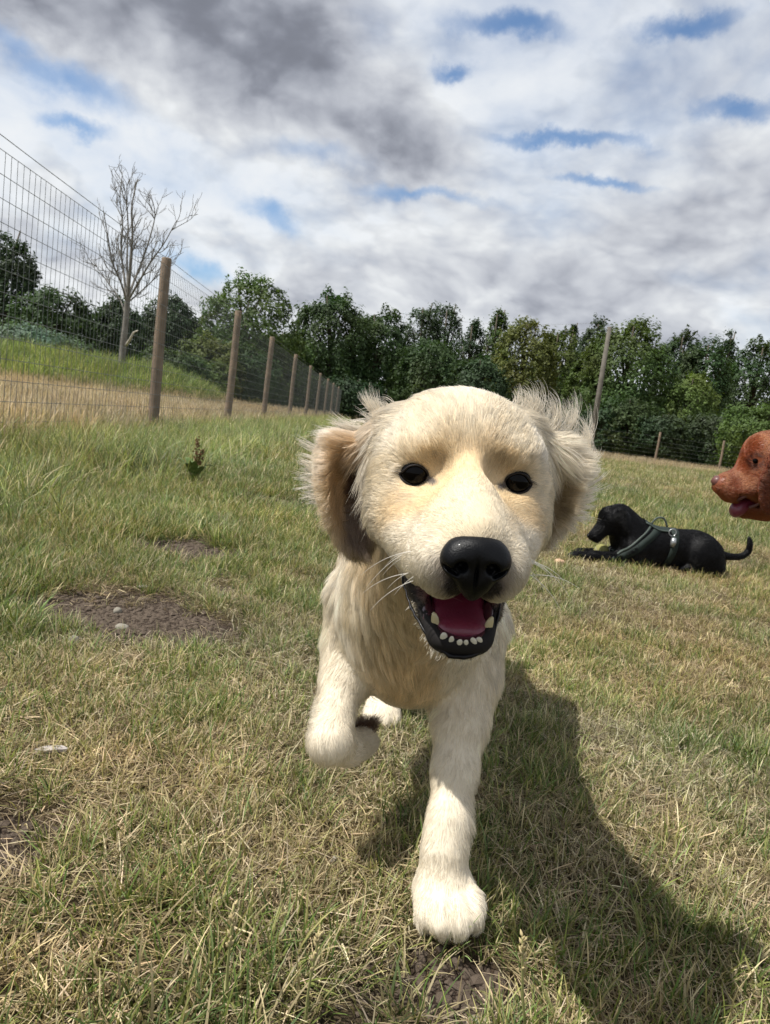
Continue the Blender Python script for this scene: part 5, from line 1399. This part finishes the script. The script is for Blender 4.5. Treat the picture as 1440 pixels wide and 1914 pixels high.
harness = tag(empty('dog_harness', tuple(B(1200, 1000))), 'dark green webbing harness with pale trim strapped round the black dog', 'harness')
strap(B(1196, 1005), (-.55, 0, .62), .030, HARN, 'neck_strap')
strap(B(1178, 1004), (-.62, 0, .62), .008, TRIM, 'neck_trim')
strap(B(1247, 1020), (-.95, .0, .12), .030, HARN, 'girth_strap')
def back_panel():
    pts = []
    for px in np.linspace(1204, 1252, 9):
        o = B(px, 960); h = bvh.ray_cast(Vector(o + (0, -.0, .3)), Vector((0, 0, -1)), .6)
        pts.append(np.array(h[0]) if h[0] else B(px, 985))
    V = []; F = []
    for p in pts:
        for dy in (-.05, -.025, 0, .025, .05):
            h = bvh.ray_cast(Vector(p + (0, dy, .1)), Vector((0, 0, -1)), .3); q = np.array(h[0]) if h[0] else p
            V.append(q + (0, 0, .006))
    for i in range(8):
        for j in range(4): F.append((i * 5 + j, i * 5 + j + 1, i * 5 + j + 6, i * 5 + j + 5))
    panel = mesh_obj('back_panel', V, F, HARN, harness)
    v, f = tube([V[0 + 5 * i] + np.array([0, 0, .002]) for i in range(9)], .004, 6); mesh_obj('panel_trim', v, f, TRIM, panel)
    a, b = V[5 * 3 + 2], V[5 * 8 + 2]; v, f = tube(spline([a, a * .75 + b * .25 + (0, 0, .028), a * .3 + b * .7 + (0, 0, .034), b], 16), .0045, 7); mesh_obj('handle', v, f, TRIM, harness)
    c = V[5 * 8] + np.array([.004, -.01, 0.]); v, f = tube([c + (.016 * math.cos(t), -.002, .016 * math.sin(t)) for t in np.linspace(0, 6.283, 15)[:-1]], .0025, 6, True); mesh_obj('ring', v, f, BUCK, harness)
back_panel()
def buckle():
    o = B(1246, 1008); h = bvh.ray_cast(Vector(o + (0, -.4, 0)), Vector((0, 1, 0)), .6); p = np.array(h[0]) if h[0] else o
    V, F = tube([p + (0, -.006, .020), p + (0, -.009, 0), p + (-.002, -.006, -.020)], [.010, .014, .010], 8); mesh_obj('buckle', V, F, BUCK, harness)
buckle()
BALLM = simple_mat('ball_felt', (.24, .23, .085), .95, .1, bump=(300, .8, .002), noise_cols=(20, (.17, .15, .07), .35, .7))
def ball():
    g = on_ground(1122, 1046); c = np.array([g[0], g[1], .036]); V = []; F = []; n, m = 28, 18; r = .036
    for i in range(m + 1):
        for j in range(n):
            th = math.pi * i / m; ph = 2 * math.pi * j / n; d = np.array([math.sin(th) * math.cos(ph), math.sin(th) * math.sin(ph), math.cos(th)])
            V.append(c + r * d * (1 + .012 * rng.normal()))
    for i in range(m):
        for j in range(n): F.append((i * n + j, (i + 1) * n + j, (i + 1) * n + (j + 1) % n, i * n + (j + 1) % n))
    t = empty('tennis_ball', (g[0], g[1], 0)); tag(t, 'worn yellow-green ball on the grass under the black dog\'s muzzle', 'ball'); felt = mesh_obj('felt', V, F, BALLM, t)
    s = [c + r * 1.004 * np.array(q) / np.linalg.norm(q) for q in [(math.cos(a), math.sin(a) , .6 * math.cos(2 * a)) for a in np.linspace(0, 6.283, 49)[:-1]]]
    v, f = tube(s, .0012, 6, True); mesh_obj('seam', v, f, simple_mat('ball_seam', (.30, .29, .22), .8, .2), felt)
ball()

# ------------------------------------------------------------------ the russet dog at the right edge
RUST = simple_mat('russet_coat', (.17, .045, .016), .45, .4, bump=(300, .3, .0015), noise_cols=(26, (.12, .03, .012), .35, .7))
RY = 1.34
def Rr(px, py, dy=0.): return at(px, py, RY + dy)
rg = Rr(1480, 900); rdog = tag(empty('russet_dog', (rg[0] + .25, RY, 0)), 'smooth russet dog panting, its head entering at the right edge', 'dog')
def build_rust():
    lo = np.array([Rr(1325, 900)[0] - .02, RY - .22, -.005]); hi = np.array([lo[0] + 1.15, RY + .24, .66])
    S = SDF(lo, hi, .0052)
    S2 = None
    # head: muzzle points left and a little down
    S.cone(Rr(1436, 886), Rr(1362, 904), .034, .020, .02); S.ell(Rr(1356, 905), (.024, .021, .017), rot=roty(-.35), k=.012)
    for dy in (-.012, .012): S.cone(Rr(1368, 920, dy), Rr(1418, 920, dy), .016, .024, .014)
    S.ell(Rr(1448, 856), (.056, .050, .042), rot=roty(.45), k=.03); S.ell(Rr(1427, 846, -.02), (.016, .016, .013), k=.02); S.ell(Rr(1462, 880), (.055, .048, .05), k=.03)
    S.ell(Rr(1372, 926), (.022, .022, .012), rot=roty(-.1), k=.01); S.cone(Rr(1378, 922, -.018), Rr(1424, 912, -.026), .010, .016, .012); S.cone(Rr(1378, 922, .018), Rr(1424, 912, .026), .010, .016, .012)
    # open lower jaw
    S.cone(Rr(1485, 905), Rr(1425, 945), .050, .024, .02); S.cone(Rr(1428, 948), Rr(1389, 957), .021, .0115, .01)
    S.ell(Rr(1398, 938), (.036, .06, .0085), rot=roty(.25), k=.006, sub=True)
    # neck, trunk and legs out of the frame
    S.cone(Rr(1468, 890), np.array([rg[0] + .20, RY + .02, .46]), .058, .075, .05)
    b0 = rg[0] + .27
    S.ell((b0 + .02, RY + .02, .42), (.13, .095, .13), k=.06); S.cone((b0 + .05, RY + .02, .44), (b0 + .42, RY + .02, .46), .105, .080, .06); S.ell((b0 + .48, RY + .02, .45), (.11, .085, .11), k=.06)
    for dy in (-.06, .10):
        S.chain([((b0 - .0, RY + dy, .36), .055), ((b0 + .03, RY + dy, .27), .036), ((b0 + .01, RY + dy, .10), .022), ((b0 - .01, RY + dy, .03), .022)], .02); S.ell((b0 - .03, RY + dy, .018), (.042, .028, .018), k=.012)
        S.chain([((b0 + .50, RY + dy, .38), .07), ((b0 + .44, RY + dy, .26), .045), ((b0 + .56, RY + dy, .15), .024), ((b0 + .52, RY + dy, .03), .02)], .02); S.ell((b0 + .49, RY + dy, .018), (.042, .027, .018), k=.012)
    # ear flap on the near side
    S.ell(Rr(1455, 880, -.060), (.030, .007, .055), rot=roty(.2), k=.008); S.ell(Rr(1450, 912, -.064), (.030, .006, .050), k=.008)
    # skin folds behind the lips
    for (a, b) in (((1398, 886), (1428, 898)), ((1400, 894), (1428, 904)), ((1376, 893), (1392, 903))): S.cone(Rr(*a, -.047), Rr(*b, -.056), .0035, .0035, .007, True)
    # eye hollow
    S.ell(Rr(1413, 862, -.048), (.009, .016, .019), rot=roty(-.35), k=.014, sub=True)
    return S.mesh(2)
rV, rF = build_rust(); rV[:, 2] = np.maximum(rV[:, 2], .003)
rN = vnormals(rV, rF)
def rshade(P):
    e = np.clip(1.25 - ball_dist(P, Rr(1455, 893, -.066), (.036, .03, .066)), 0, .25) * 4 * (P[:, 1] < RY - .048)  # shaded side of the near ear, painted into the coat
    y = np.clip(1.5 - ball_dist(P, Rr(1412, 862, -.036), (.0085, .03, .013)), 0, .5) * 2  # shade of the eye hollow, painted into the coat
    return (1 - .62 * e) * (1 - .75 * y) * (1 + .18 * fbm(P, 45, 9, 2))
mesh_obj('body', rV, rF, RUST, rdog)
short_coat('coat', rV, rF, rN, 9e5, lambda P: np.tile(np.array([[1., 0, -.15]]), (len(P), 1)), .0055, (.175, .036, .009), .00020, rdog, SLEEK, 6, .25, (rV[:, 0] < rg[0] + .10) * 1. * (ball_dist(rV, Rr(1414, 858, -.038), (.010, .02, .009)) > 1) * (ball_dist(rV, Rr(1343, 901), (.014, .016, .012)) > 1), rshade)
def small(name, c, r, mat, par): V, F = rock(1., 5, 1, 2); return mesh_obj(name, V * np.array(r) + c, F, mat, par)
small('nose', Rr(1343, 901), (.0135, .014, .0115), simple_mat('liver_nose', (.11, .040, .032), .45, .4, coat=.1, bump=(700, .4, .0005)), rdog)
small('eye', Rr(1413, 862, -.0325), (.0062, .0042, .0048), EYE_M, rdog)
def rt(S):
    S.cone(Rr(1425, 940), Rr(1392, 942), .012, .0125, .01); S.ell(Rr(1382, 949), (.016, .016, .013), rot=roty(-.7), k=.01); S.ell(Rr(1376, 955), (.0085, .015, .012), rot=roty(.2), k=.008)
small_sdf('tongue', Rr(1400, 950) - .07, Rr(1400, 950) + .07, .0022, rt, GUM, rdog, 2)
def rlip():
    sp = spline([Rr(1366, 934, -.012), Rr(1380, 933, -.022), Rr(1400, 925, -.030), Rr(1420, 922, -.034), Rr(1427, 932, -.032), Rr(1416, 943, -.024), Rr(1400, 949, -.018)], 24); v, f = tube(sp, .0032, 8); mesh_obj('lip', v, f, simple_mat('liver_lip', (.11, .035, .03), .4, .5), rdog)
rlip()
